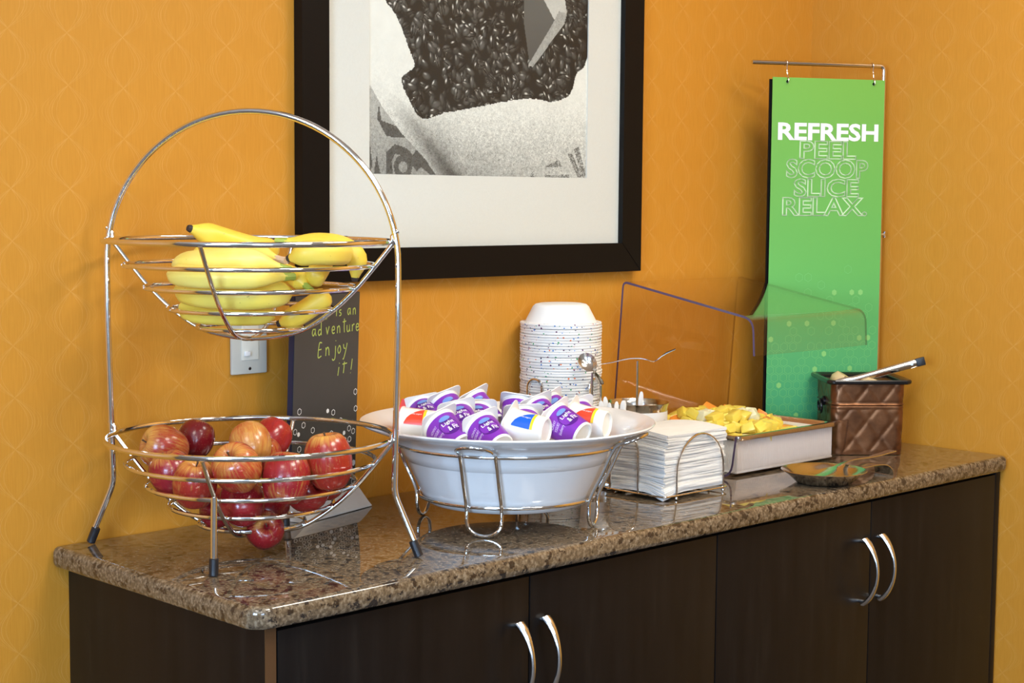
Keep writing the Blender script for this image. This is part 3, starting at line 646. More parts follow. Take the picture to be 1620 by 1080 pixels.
# ------------------------------------------------------------------ bananas in the upper basket
BAN = [
 ('A',[(0.1555,-0.1509,0.4761),(0.1995,-0.1562,0.4627),(0.2545,-0.1670,0.4471),(0.2937,-0.1776,0.4429)],0.0172,'t-',(1,0.95,0.75),'yellow banana lying highest at the back left, dark tip above the rim'),
 ('B',[(0.1474,-0.1757,0.4379),(0.1970,-0.1677,0.4405),(0.2617,-0.1893,0.4361)],0.0150,'--',(1,0.92,0.7),'banana mostly hidden below the highest banana at the left'),
 ('C1',[(0.1020,-0.1891,0.4247),(0.1148,-0.2567,0.4330),(0.1463,-0.3041,0.4348),(0.1927,-0.3227,0.4236)],0.0168,'-s',(1.04,1.12,1.9),'pale banana across the front, upper one of the pair at the second wire'),
 ('C2',[(0.0785,-0.2124,0.4135),(0.0868,-0.2825,0.4116),(0.1286,-0.3289,0.4114),(0.1917,-0.3344,0.4116)],0.0158,'-s',(1.03,1.1,1.7),'pale banana across the front, lower one of the pair at the second wire'),
 ('C3',[(0.1534,-0.2235,0.4393),(0.1833,-0.2594,0.4416),(0.1973,-0.3089,0.4356)],0.0150,'-c',(1.04,1.12,1.8),'pale banana ending in a pinkish cut stem at the middle of the heap'),
 ('D',[(0.1164,-0.1794,0.3891),(0.1135,-0.2501,0.3844),(0.1568,-0.3039,0.3827),(0.2125,-0.3182,0.3886)],0.0185,'--',(1.03,1.08,1.4),'thick yellow banana across the front at the third wire'),
 ('E',[(0.1301,-0.1678,0.3641),(0.1329,-0.1997,0.3555),(0.1638,-0.2470,0.3532),(0.2135,-0.2786,0.3537)],0.0150,'--',(1.0,1.05,1.1),'banana lying lowest on the bottom of the upper basket'),
 ('F1',[(0.1862,-0.3538,0.4391),(0.1983,-0.3815,0.4459),(0.2328,-0.3872,0.4454),(0.2794,-0.3600,0.4429)],0.0172,'t-',(1,0.95,0.9),'banana at the front right with its dark tip facing left'),
 ('F2',[(0.2340,-0.2745,0.4586),(0.2602,-0.3004,0.4561),(0.2846,-0.3359,0.4530),(0.3014,-0.3543,0.4368),(0.3030,-0.3520,0.4085)],0.0165,'st',(1,0.93,0.75),'banana bending down at the right end, green stem and green lower tip'),
 ('G1',[(0.2203,-0.2774,0.4176),(0.2243,-0.3175,0.4081),(0.2237,-0.3392,0.3982)],0.0140,'-s',(1,0.93,0.8),'short banana at the right of centre with a green stem pointing down'),
 ('G2',[(0.2953,-0.2924,0.4349),(0.2564,-0.3291,0.4214),(0.2305,-0.3450,0.4046)],0.0150,'--',(1,0.9,0.7),'banana end showing under the front right banana'),
 ('H',[(0.2328,-0.2655,0.3400),(0.2482,-0.2849,0.3507),(0.2700,-0.2990,0.3672),(0.2880,-0.3110,0.3830)],0.0158,'t-',(1,0.92,0.75),'banana low at the right with a dark tip near the basket bottom'),
]
for nm, pts, r0, ends, colr, lab in BAN:
    P = catmull(pts, 22); c = P[len(P) // 2]; t = thing('banana', (c.x, c.y, c.z - r0), lab, 'banana', 'bananas in the upper basket')
    rings = []; m = len(P); Nprev = None
    for i in range(m):
        tn = (P[min(i + 1, m - 1)] - P[max(i - 1, 0)]).normalized()
        if Nprev is None: Nprev = EZ
        N = (Nprev - tn * Nprev.dot(tn)).normalized(); Nprev = N; B = tn.cross(N); q = i / (m - 1)
        def prof(e, q):   # taper towards an end; q = 0 at that end
            if e == '-': return min(1.0, math.sqrt(max(0.0, 1 - (1 - min(1, q / 0.16 + 0.06)) ** 2)))
            return min(1.0, 0.34 + 0.66 * math.sin(min(1, q / (0.26 if e == 't' else 0.34)) * PI / 2) ** (1.2 if e == 't' else 1.6))
        rr = r0 * min(prof(ends[0], q), prof(ends[1], 1 - q))
        rings.append([tuple(P[i] + (N * math.cos(a) + B * math.sin(a)) * rr * (1 + 0.045 * math.cos(5 * a))) for a in [2 * PI * k / 20 for k in range(20)]])
    body = part('peel', MB().loft(rings), M['banana'], t, 60); body.color = (*colr, 1)
    for e, a, c2 in ((ends[0], P[0], P[1]), (ends[1], P[-1], P[-2])):
        d = (a - c2).normalized()
        if e == 't': part('tip', MB().tube([a - d * 0.002, a + d * 0.002, a + d * 0.0055], [r0 * 0.36, r0 * 0.33, r0 * 0.27], n=8), M['btip'], t)
        if e in 'sc' : part('stem', MB().tube([a - d * 0.004, a + d * 0.006, a + d * 0.014], [r0 * 0.40, r0 * 0.34, r0 * 0.36], n=8), M['bstem' if e == 's' else 'bcut'], t)

# ------------------------------------------------------------------ chalkboard sign
def stroke(mb, pts, wd, M3, n=14, closed=False):
    """flat ribbon along 2-D points, mapped to 3-D by M3(x, y)"""
    Q = catmull([(x, y, 0) for x, y in pts], n) if len(pts) > 2 else [Vector((*pts[0], 0)), Vector((*pts[1], 0))]
    vs = []; m = len(Q)
    for i in range(m):
        d = (Q[min(i + 1, m - 1)] - Q[max(i - 1, 0)]); d = d.normalized() if d.length > 1e-9 else Vector((1, 0, 0)); nrm = Vector((-d.y, d.x, 0)) * wd / 2
        vs += [M3(Q[i].x + nrm.x, Q[i].y + nrm.y), M3(Q[i].x - nrm.x, Q[i].y - nrm.y)]
    mb.add(vs, [(2 * i, 2 * i + 1, 2 * i + 3, 2 * i + 2) for i in range(m - 1)])
def hexagon(mb, cx, cy, r, M3, wd=None, sx=1.0):
    a = [(cx + r * sx * math.cos(PI / 3 * k + PI / 6), cy + r * math.sin(PI / 3 * k + PI / 6)) for k in range(6)]
    if wd is None: mb.add([M3(*q) for q in a], [tuple(range(6))])
    else:
        c = [(cx + (r - wd) * sx * math.cos(PI / 3 * k + PI / 6), cy + (r - wd) * math.sin(PI / 3 * k + PI / 6)) for k in range(6)]
        mb.add([M3(*q) for q in a] + [M3(*q) for q in c], [(k, (k + 1) % 6, 6 + (k + 1) % 6, 6 + k) for k in range(6)])
def chalk_sign():
    A = Vector((0.549, -0.045, 0)); D = Vector((0.9644, 0.2646, 0)); Nn = Vector((0.2646, -0.9644, 0))   # D to the right, Nn to the viewer
    sh = 0.0452
    def at(x, z, off=0.0): return A + D * (x + sh * (z - 0.036)) + Nn * off + EZ * z
    t = thing('chalkboard_sign', (0.47, -0.075, 0), 'tall narrow black chalkboard sign with handwritten yellow message and white foot', 'sign')
    x0, x1, z0, z1 = -0.178, 0.0, 0.034, 0.3645
    b = MB(); b.prism([at(x0, z0), at(x1, z0), at(x1, z1), at(x0, z1)], -Nn, 0.010); part('board', b, M['boardedge'], t, smooth=False)
    b = MB(); b.prism([at(x0 + 0.001, z0 + 0.001, 0.0002), at(x1 - 0.0005, z0 + 0.001, 0.0002), at(x1 - 0.0005, z1 - 0.001, 0.0002), at(x0 + 0.001, z1 - 0.001, 0.0002)], Nn, 0.0008); face = part('writing_face', b, M['chalkboard'], t, smooth=False)
    # white foot: a bent card running forward and down from the board
    sec = [(0.0, 0.036), (0.006, 0.031), (0.016, 0.020), (0.026, 0.009), (0.031, 0.0045), (0.033, 0.0028), (0.033, 0.001), (0.030, 0.0006), (0.0, 0.0006), (-0.035, 0.0006), (-0.035, 0.002), (-0.004, 0.003), (-0.004, 0.034)]
    b = MB(); b.loft([[tuple(A + D * x + Nn * o + EZ * z) for o, z in sec] for x in (-0.178, 0.004)]); part('foot', b, M['paper'], t, 50)
    W3 = lambda x, y: tuple(at(x, y, 0.0013))
    ch = MB(); wd = 0.0019
    def S_(pts, dx=0, dy=0, s=1.0): stroke(ch, [(dx + x * s, dy + y * s) for x, y in pts], wd, W3)
    # 'e'  is an  (x, z on the board)
    S_([(0, .5), (.6, .5), (.5, .95), (.15, .95), (0, .5), (.2, 0), (.6, .1)], -0.0985, 0.3235, 0.011)
    S_([(0, 1), (-.05, 0)], -0.0655, 0.3265, 0.0105); S_([(.02, 1.5), (.03, 1.58)], -0.0655, 0.3265, 0.0105)
    S_([(.6, .95), (.2, .9), (.1, .6), (.5, .45), (.55, .15), (.1, 0)], -0.0590, 0.3265, 0.0105)
    S_([(.6, .9), (.15, .85), (0, .35), (.25, 0), (.6, .5), (.65, .95)], -0.0345, 0.3270, 0.0115); S_([(.65, .95), (.66, .4), (.78, 0)], -0.0345, 0.3270, 0.0115)
    S_([(0, .9), (.02, .4), (0, 0)], -0.0190, 0.3265, 0.0115); S_([(0, .6), (.3, .95), (.55, .7), (.6, 0)], -0.0190, 0.3265, 0.0115)
    # adventure
    z = 0.2975
    S_([(.6, .85), (.15, .85), (0, .35), (.25, 0), (.6, .5), (.65, .95)], -0.1310, z, 0.0125); S_([(.65, .95), (.66, .4), (.85, 0)], -0.1310, z, 0.0125)
    S_([(.6, .7), (.2, .75), (0, .3), (.25, 0), (.6, .3)], -0.1150, z, 0.0125); S_([(.62, 1.7), (.62, .8), (.68, 0)], -0.1150, z, 0.0125)
    S_([(0, .9), (.25, .05), (.3, .05), (.65, 1)], -0.0935, z + 0.001, 0.0125)
    S_([(0, .5), (.55, .5), (.5, .92), (.15, .9), (0, .45), (.25, 0), (.6, .12)], -0.0775, z + 0.0005, 0.0125)
    S_([(0, .9), (.02, .4), (0, 0)], -0.0625, z + 0.0005, 0.0125); S_([(0, .6), (.3, .95), (.52, .7), (.58, 0)], -0.0625, z + 0.0005, 0.0125)
    S_([(.35, 1.85), (.33, .8), (.40, 0)], -0.0475, z + 0.0005, 0.0125); S_([(0, 1.42), (.75, 1.5)], -0.0475, z + 0.0005, 0.0125)
    S_([(0, .9), (.05, .2), (.3, 0), (.55, .3), (.6, .95)], -0.0355, z + 0.001, 0.0125); S_([(.6, .95), (.62, .3), (.72, 0)], -0.0355, z + 0.001, 0.0125)
    S_([(0, .9), (.03, .4), (0, 0)], -0.0205, z + 0.001, 0.0125); S_([(0, .55), (.25, .9), (.5, .92)], -0.0205, z + 0.001, 0.0125)
    S_([(0, .5), (.55, .52), (.5, .92), (.15, .9), (0, .45), (.25, 0), (.7, .2)], -0.0095, z + 0.001, 0.0125)
    # Enjoy
    z = 0.2615
    S_([(.75, 1.7), (.25, 1.62), (.05, 0.02), (.7, .12)], -0.1145, z, 0.0138); stroke(ch, [(-0.1125, z + 0.0120), (-0.1050, z + 0.0128)], wd, W3)
    S_([(0, 1), (.03, .4), (0, 0)], -0.0930, z + 0.001, 0.0138); S_([(0, .6), (.35, 1.0), (.6, .7), (.66, 0)], -0.0930, z + 0.001, 0.0138)
    S_([(.55, 1.05), (.55, .2), (.45, -.5), (.1, -.65), (-.05, -.45)], -0.0740, z + 0.001, 0.0138); S_([(.58, 1.62), (.60, 1.72)], -0.0740, z + 0.001, 0.0138)
    S_([(.3, .95), (0, .5), (.25, .02), (.6, .4), (.45, .9), (.25, .95)], -0.0600, z + 0.002, 0.0138)
    S_([(0, 1), (.1, .55), (.4, .45)], -0.0440, z + 0.003, 0.0138); S_([(.75, 1.1), (.5, .2), (.1, -.75), (-.1, -.75)], -0.0440, z + 0.003, 0.0138)
    # it!
    z = 0.2265
    S_([(.2, 1.05), (.1, .5), (0, 0)], -0.0580, z, 0.0135); S_([(.28, 1.48), (.30, 1.58)], -0.0580, z, 0.0135)
    S_([(.40, 1.65), (.32, .8), (.22, .22)], -0.0455, z, 0.0135); S_([(0, 1.35), (.95, 1.42)], -0.0455, z, 0.0135)
    S_([(.35, 1.8), (.22, 1.0), (.10, .45)], -0.0225, z + 0.001, 0.0135); S_([(0.02, .08), (.06, .02)], -0.0225, z + 0.001, 0.0135)
    part('handwriting', ch, M['chalk'], face, smooth=False, label='yellow-green chalk handwriting')
    hx = MB(); rng = random.Random(5)
    hexagon(hx, -0.0065, 0.1948, 0.0058, W3, 0.0011, 0.92); hexagon(hx, -0.160, 0.1769, 0.0058, W3, 0.0011)
    for (x, z_, s) in ((-0.0836, 0.1702, 1), (-0.0468, 0.150, 0), (-0.1484, 0.1538, 0), (-0.1232, 0.1426, 0), (-0.0126, 0.1435, 1), (-0.0016 - 0.003, 0.166, 0), (-0.068, 0.166, 0), (-0.161, 0.140, 1), (-0.175 + 0.005, 0.145, 0), (-0.022, 0.134, 0), (-0.010, 0.128, 0), (-0.036, 0.128, 1), (-0.125, 0.126, 0), (-0.108, 0.121, 0), (-0.072, 0.131, 0)):
        hexagon(hx, x, z_, 0.0055 if not s else 0.0040, W3, None if s else 0.0011)
    zz = 0.042
    while zz < 0.125:
        x = -0.172 + (0.007 if int((zz - 0.042) / 0.0105) % 2 else 0)
        while x < -0.004:
            if rng.random() < (0.92 - (zz - 0.04) * 5): hexagon(hx, x, zz, rng.choice([0.0055, 0.0055, 0.0052]), W3, None if rng.random() < 0.16 else 0.0011)
            x += 0.0138
        zz += 0.0105
    part('hexagon_print', hx, M['ink'], face, smooth=False)
chalk_sign()

# ------------------------------------------------------------------ big white bowl on a wire stand
BC = Vector((0.643, -0.322, 0))
def serving_bowl():
    prof = [(0, 0.0335), (0.118, 0.0335), (0.128, 0.036), (0.136, 0.044), (0.150, 0.074), (0.164, 0.104), (0.176, 0.130), (0.186, 0.1405), (0.205, 0.1495), (0.226, 0.1575), (0.2375, 0.1625), (0.2396, 0.1650), (0.2385, 0.1672), (0.234, 0.1668), (0.215, 0.1580), (0.192, 0.1475), (0.180, 0.135), (0.172, 0.118), (0.166, 0.106), (0.155, 0.102), (0, 0.102)]
    return solo('serving_bowl', MB().lathe(prof, (BC.x, BC.y, 0), 96), M['porcelain'], (BC.x, BC.y, 0.0335), 'wide white serving bowl full of yogurt cups', 'bowl', angle=50)
serving_bowl()
def bowl_stand():
    t = thing('bowl_stand', (BC.x, BC.y, 0), 'chrome wire stand with four loop feet carrying the white bowl', 'stand')
    for r, z, nm in ((0.1815, 0.1325, 'upper_ring'), (0.1435, 0.0475, 'lower_ring')):
        part(nm, MB().tube([BC + Vector((r * math.cos(2 * PI * k / 90), r * math.sin(2 * PI * k / 90), z)) for k in range(90)], 0.0029, closed=True, n=9), M['chrome'], t)
    for az in (118.5, 28.5, -61.5, -148):
        a = math.radians(az); d = Vector((math.cos(a), math.sin(a), 0)); l = Vector((-d.y, d.x, 0)); hw = 0.028
        rail = [(0.1455, 0.026), (0.1470, 0.050), (0.1660, 0.090), (0.1865, 0.134), (0.2050, 0.1430)]
        left = [BC + d * r + l * hw + EZ * z for r, z in catmull_rz(rail)]
        right = [BC + d * r - l * hw + EZ * z for r, z in catmull_rz(rail)]
        top = [BC + d * (0.205 + 0.026 * math.sin(g)) + l * hw * math.cos(g) + EZ * (0.1430 + 0.0115 * math.sin(g)) for g in [PI * k / 12 for k in range(1, 12)]]
        bot = [BC + d * (0.1450) - l * hw * math.cos(g) + EZ * (0.026 - 0.0228 * math.sin(g)) for g in [PI * k / 12 for k in range(1, 12)]]
        part('loop_foot', MB().tube(left + top + right[::-1] + bot, 0.0030, closed=True, n=9), M['chrome'], t)
def catmull_rz(rail): return [(q.x, q.y) for q in catmull([(r, z, 0) for r, z in rail], 14)]
bowl_stand()

# ------------------------------------------------------------------ yogurt cups
def cup_parts(kind):
    """list of (name, MB, material, parent index) in cup space: lid at z=0, bottom towards +z, label faces +x"""
    out = []; R0, R1, L = 0.0285, 0.0222, 0.060
    def rad(z): return R0 + (R1 - R0) * (z - 0.004) / (L - 0.004)
    b = MB(); b.lathe([(0.0275, 0.0008), (0.0300, 0.0010), (0.0300, 0.0030), (0.0287, 0.0040), (0.0285, 0.0045), (rad(0.055), 0.055), (rad(0.0585), 0.0585), (0.0205, L), (0.0190, 0.0595), (0.0180, 0.0565), (0, 0.0560)], n=40); out.append(('tub', b, M['cupwhite'], None))
    h = 0.0325; o = rrect(-h, h, -h, h, 0.009, 4)
    b = MB(); b.loft([[(x, y, -0.0006) for x, y in o], [(x, y, 0.0010) for x, y in o]]); out.append(('lid', b, M['red'] if kind != 'purple' and kind == 'redfoil' else M['lid'], None))
    def on(phi, z, off): r = rad(z) + off; return (r * math.cos(phi), r * math.sin(phi), z)
    def patch(ph0, ph1, z0, z1, off, n=16, m=2):
        b = MB(); rows = []
        for j in range(m + 1):
            zz = z0 + (z1 - z0) * j / m; rows.append([on(ph0(zz) + (ph1(zz) - ph0(zz)) * k / n, zz, off) for k in range(n + 1)])
        b.loft(rows, closed=False); return b
    if kind == 'purple':
        b = MB(); b.lathe([(rad(0.0065) + 0.0003, 0.0065), (rad(0.0565) + 0.0003, 0.0565)], n=40); out.append(('sleeve', b, M['purple'], None)); si = len(out) - 1
        b = MB(); rows = []
        cz, cp = 0.031, 0.12
        pts = [on(cp + 0.0165 / 0.026 * math.cos(g), cz + 0.0165 * math.sin(g), 0.0006) for g in [2 * PI * k / 24 for k in range(24)]]
        b.add(pts + [on(cp, cz, 0.0008)], [(k, (k + 1) % 24, 24) for k in range(24)]); out.append(('plum_disc', b, M['purpledark'], si))
        b = MB(); pts = [on(0.10 + 0.0095 / 0.026 * math.cos(g), 0.0165 + 0.0042 * math.sin(g), 0.0010) for g in [2 * PI * k / 20 for k in range(20)]]
        b.add(pts + [on(0.10, 0.0165, 0.0011)], [(k, (k + 1) % 20, 20) for k in range(20)]); out.append(('oval_logo', b, M['logoblue'], si))
        tx = MB()
        for s, x0, x1, z0, z1 in (('Light', -0.010, 0.011, 0.0300, 0.0225), ('& Fit', -0.006, 0.012, 0.0410, 0.0325)):
            vs, fs = text2d(s, x0, x1, z0, z1, bold=0.012); tx.add([on(0.12 - x / 0.0262, z, 0.0012) for x, z, _ in vs], fs)
        out.append(('lettering', tx, M['ink'], si))
        tx = MB()
        for s, x0, x1, z0, z1 in (('NONFAT', -0.033, -0.017, 0.021, 0.0165), ('YOGURT', -0.033, -0.017, 0.0285, 0.0235), ('blueberry', -0.034, -0.016, 0.0385, 0.0315)):
            vs, fs = text2d(s, x0, x1, z0, z1, bold=0.01); tx.add([on(0.12 - x / 0.0262, z, 0.0008) for x, z, _ in vs], fs)
        out.append(('small_lettering', tx, M['lilacink'], si))
    else:
        c = {'redfoil': 'red', 'red': 'red', 'blue': 'blue'}[kind]
        b = patch(lambda z: 0.65 - 1.15 * ((z - 0.010) / 0.030) ** 0.7, lambda z: 0.75 + 0.1 * (z - 0.010) / 0.030, 0.010, 0.0400, 0.0004, 12, 8); out.append(('swoosh', b, M[c], None))
        b = patch(lambda z: -0.50, lambda z: 0.85, 0.0402, 0.0445, 0.0004, 12, 1); out.append(('yellow_band', b, M['yellow'], None))
        b = patch(lambda z: -0.62, lambda z: -1.10 - 0.3 * (z - 0.012) / 0.02, 0.012, 0.036, 0.0004, 8, 2); out.append(('fruit_print', b, M['red'] if c == 'red' else M['pinkend'], None))
        tx = MB(); vs, fs = text2d('nonfat yogurt', 0.0, 0.020, 0.0, 0.004); 
        tx.add([on(0.25 - (0.012 - 0.010) / 0.026 - y / 0.026, 0.018 + x, 0.0009) for x, y, _ in vs], fs); out.append(('lettering', tx, M['ink'], None))
    return out
PROTO = {}
CUPS = [
 ('purple',(0.6103,-0.1498,0.1645),(-0.366,-0.889,-0.276),'purple yogurt cup at the back left, half hidden by its white lid'),
 ('purple',(0.6355,-0.1726,0.1797),(-0.025,-0.805,-0.593),'purple yogurt cup at the back left with its lid corner pointing up right'),
 ('purple',(0.6428,-0.2351,0.1861),(0.100,-0.816,-0.569),'purple yogurt cup left of centre whose lid corner stands highest of all'),
 ('purple',(0.5099,-0.3038,0.1694),(0.017,-0.863,-0.504),'purple yogurt cup at the front left beside the red and white cup'),
 ('purple',(0.5640,-0.2858,0.1738),(-0.295,-0.879,-0.375),'purple yogurt cup second from the front left, lid upright behind it'),
 ('purple',(0.6212,-0.2721,0.1695),(-0.552,-0.716,-0.427),'purple yogurt cup facing forward beneath the highest lid corner'),
 ('purple',(0.5430,-0.3646,0.1657),(-0.118,-0.916,-0.384),'purple yogurt cup at the front just left of the blue and white cup'),
 ('purple',(0.6936,-0.2986,0.1869),(-0.504,-0.310,-0.806),'purple yogurt cup standing lid up at the back centre'),
 ('purple',(0.6462,-0.3527,0.1692),(-0.471,-0.705,-0.531),'purple yogurt cup facing forward behind the blue and white cup'),
 ('purple',(0.7038,-0.3239,0.1759),(-0.087,-0.892,-0.443),'purple yogurt cup right of the upright cup at the back centre'),
 ('purple',(0.7545,-0.3034,0.1749),(0.094,-0.913,-0.396),'purple yogurt cup at the back, third from the right'),
 ('purple',(0.6550,-0.4166,0.1750),(0.131,-0.931,-0.341),'purple yogurt cup at the front between the blue cup and the right red cup'),
 ('purple',(0.7585,-0.3639,0.1709),(-0.198,-0.872,-0.447),'purple yogurt cup at the back right behind the red and white cup'),
 ('redfoil',(0.5288,-0.1940,0.1558),(0.554,-0.832,0.026),'white cup with red swoosh and red lid at the left end of the bowl'),
 ('blue',(0.5882,-0.3885,0.1677),(0.362,-0.929,-0.078),'white cup with blue swoosh lying at the front centre'),
 ('red',(0.7087,-0.4064,0.1683),(0.347,-0.936,-0.056),'white cup with red swoosh lying at the right end, base to the right'),
]
def make_cup(kind):
    objs = []
    root = bpy.data.objects.new('yogurt_cup', None); COL.objects.link(root); root.empty_display_size = 0.03
    for nm, mb, mt, par in cup_parts(kind):
        o = bpy.data.objects.new(nm, mesh_from(nm, mb, mt, (0, 0, 0), 45)); COL.objects.link(o); o.parent = root if par is None else objs[par]; objs.append(o)
    return root
def copy_tree(o, parent=None):
    c = o.copy(); COL.objects.link(c); c.parent = parent
    for ch in list(o.children): copy_tree(ch, c)
    return c
for kind, P, ax, lab in CUPS:
    if kind not in PROTO: o = PROTO[kind] = make_cup(kind)
    else: o = copy_tree(PROTO[kind])
    zc = Vector(ax).normalized(); face = (-CAMF * 0.75 + EZ * 0.9 + CAMR * 0.1); xc = (face - zc * face.dot(zc)).normalized(); yc = zc.cross(xc)
    o.matrix_world = Matrix(((xc.x, yc.x, zc.x, P[0]), (xc.y, yc.y, zc.y, P[1]), (xc.z, yc.z, zc.z, P[2] + H), (0, 0, 0, 1)))
    tag(o, lab, 'yogurt cup', 'yogurt cups in the white bowl')

# ------------------------------------------------------------------ stack of paper bowls in a wire rack
KC = Vector((1.019, -0.0795, 0)); KS = 1.033
def bowl_stack():
    prof = [(0, 0.0392), (0.040, 0.0392), (0.0465, 0.0378), (0.0510, 0.0335), (0.0640, 0.0075), (0.0665, 0.0053), (0.0738, 0.0050), (0.0747, 0.0030), (0.0737, 0.0004), (0.0690, 0.0006), (0.0645, 0.0030), (0.0615, 0.0075), (0.0490, 0.0325), (0.0450, 0.0362), (0, 0.0372)]
    b = MB(); b.lathe([(r * KS, z) for r, z in prof], n=44)
    me = mesh_from('paper_bowl', b, M['bowl'], (0, 0, 0), 35); rng = random.Random(4)
    n = 54; z0 = 0.0145; pitch = (0.2895 - z0) / (n - 1)
    for k in range(n):
        o = bpy.data.objects.new('paper_bowl', me); COL.objects.link(o)
        o.location = (KC.x + rng.uniform(-0.0009, 0.0009) - 0.002 * (k / n), KC.y + rng.uniform(-0.0009, 0.0009), z0 + k * pitch + H)
        o.rotation_euler = (rng.uniform(-0.006, 0.006), rng.uniform(-0.006, 0.006), rng.uniform(0, 6.28))
        tag(o, 'white paper bowl upside down on top of the tall bowl stack' if k == n - 1 else 'white paper bowl with dotted rim nested within the tall stack below its top bowl', 'bowl', 'paper bowls in the stack')
    t = thing('bowl_rack', (KC.x, KC.y, 0), 'wire rack with upright loops around the stack of paper bowls', 'rack')
    b = MB()
    part('base_ring', MB().tube([KC + Vector((0.0785 * math.cos(2 * PI * k / 60), 0.0785 * math.sin(2 * PI * k / 60), 0.0105)) for k in range(60)], 0.0024, closed=True, n=8), M['chrome'], t)
    cr = MB()
    for a in (0.3, 0.3 + PI / 2): cr.tube([KC + Vector((math.cos(a) * s, math.sin(a) * s, 0.0105)) for s in (-0.0765, 0.0765)], 0.0024, n=8)
    part('base_cross', cr, M['chrome'], t)
    R2 = Vector((0.7160, -0.6980, 0)).normalized(); F2 = Vector((-0.6959, -0.7129, 0)).normalized()
    for ang in (-38, 49, 139, -128):
        g = math.radians(ang); d = F2 * math.cos(g) + R2 * math.sin(g); l = Vector((-d.y, d.x, 0)); hw = 0.0165
        ra = 0.0815 if ang in (-38, 49) else 0.0795
        path = [KC + d * ra + l * hw + EZ * 0.0026, KC + d * ra + l * hw + EZ * 0.176] + [KC + d * ra + l * hw * math.cos(q) + EZ * (0.176 + hw * math.sin(q)) for q in [PI * k / 10 for k in range(1, 10)]] + [KC + d * ra - l * hw + EZ * 0.176, KC + d * ra - l * hw + EZ * 0.0026]
        path = [Vector((q.x, min(q.y, -0.004), q.z)) for q in path]
        part('upright_loop', MB().tube(path, 0.0024, n=8), M['chrome'], t)
bowl_stack()

# ------------------------------------------------------------------ cutlery canisters
def cutlery(kind, L=0.15):
    """spoon or fork along +x centred at 0, bowl/tines at -x end, upper side +z"""
    b = MB(); n = 25
    def half(x):
        q = (x + L / 2) / L
        if kind == 'spoon':
            if q < 0.30: s = q / 0.30; return 0.0148 * math.sin(PI * min(1, s * 0.86 + 0.06)) ** 0.6 + 0.001
        else:
            if q < 0.36: return 0.0112 * min(1, 0.86 + q * 0.5) if q < 0.24 else 0.0112 - (q - 0.24) / 0.12 * 0.0080
        return 0.0026 + 0.0040 * max(0, (q - 0.45) / 0.55) ** 1.5
    def dz(x):
        q = (x + L / 2) / L
        if kind == 'fork': return 0.004 + 0.012 * max(0, 0.30 - q) / 0.30 * 1.2 - 0.006 * math.exp(-((q - 0.28) / 0.09) ** 2) + 0.005 * math.exp(-((q - 0.58) / 0.2) ** 2)
        return 0.002 + 0.006 * math.exp(-((q - 0.5) / 0.2) ** 2)
    rings = []; start = 0 if kind == 'spoon' else int(n * 0.22)
    for i in range(start, n):
        x = -L / 2 + L * i / (n - 1); w2 = half(x); q = i / (n - 1); ring = []
        for s in (-1, -0.6, -0.2, 0.2, 0.6, 1):
            dip = -0.0055 * (1 - s * s) * math.sin(PI * min(1, q / 0.32)) if kind == 'spoon' and q < 0.32 else 0
            ring.append((x, s * w2, dz(x) + dip + 0.0008))
        for s in (1, 0.6, 0.2, -0.2, -0.6, -1):
            dip = -0.0055 * (1 - s * s) * math.sin(PI * min(1, q / 0.32)) if kind == 'spoon' and q < 0.32 else 0
            ring.append((x, s * w2, dz(x) + dip - 0.0008))
        rings.append(ring)
    b.loft(rings)
    if kind == 'fork':
        for s in (-0.0088, -0.0030, 0.0030, 0.0088):
            path = [(-L / 2 + L * q, s, dz(-L / 2 + L * q)) for q in (0.0, 0.06, 0.12, 0.18, 0.23)]
            b.tube(path, [0.0011, 0.0016, 0.0019, 0.0019, 0.0019], n=6, flat=0.7)
    return b
def bent_spoon(b):
    """spoon emblem: bowl turned to the room, handle bent away behind it"""
    Bc = Vector((0.9820, -0.1823, 0.2276)); nk = Vector((0.9974, -0.1856, 0.2083)); Nn = (-CAMF * 0.92 + EZ * 0.30).normalized()
    Lx = (nk - Bc); Lx = (Lx - Nn * Lx.dot(Nn)).normalized(); Ly = Nn.cross(Lx); n = 28
    rings = []
    for r, dp, th in ((0.02, 0.0060, 0), (0.4, 0.0052, 0), (0.75, 0.0026, 0), (0.95, 0.0004, 0), (1.0, 0.0, 0), (1.0, 0.0010, 0), (0.95, 0.0016, 0), (0.75, 0.0038, 0), (0.4, 0.0064, 0), (0.02, 0.0072, 0)):
        rings.append([tuple(Bc + Lx * r * 0.0195 * math.cos(g) + Ly * r * 0.0155 * math.sin(g) * (1 - 0.10 * math.cos(g)) - Nn * dp) for g in [2 * PI * k / n for k in range(n)]])
    b.loft(rings)
    path = catmull([Bc + Lx * 0.0185, nk, (1.0112, -0.1793, 0.1986), (1.0420, -0.1623, 0.1820)], 14)
    b.tube(path, [0.0040, 0.0034, 0.0030, 0.0028, 0.0028, 0.0030, 0.0034, 0.0040, 0.0046, 0.0052, 0.0058, 0.0062, 0.0060, 0.0040], n=10, flat=0.45)
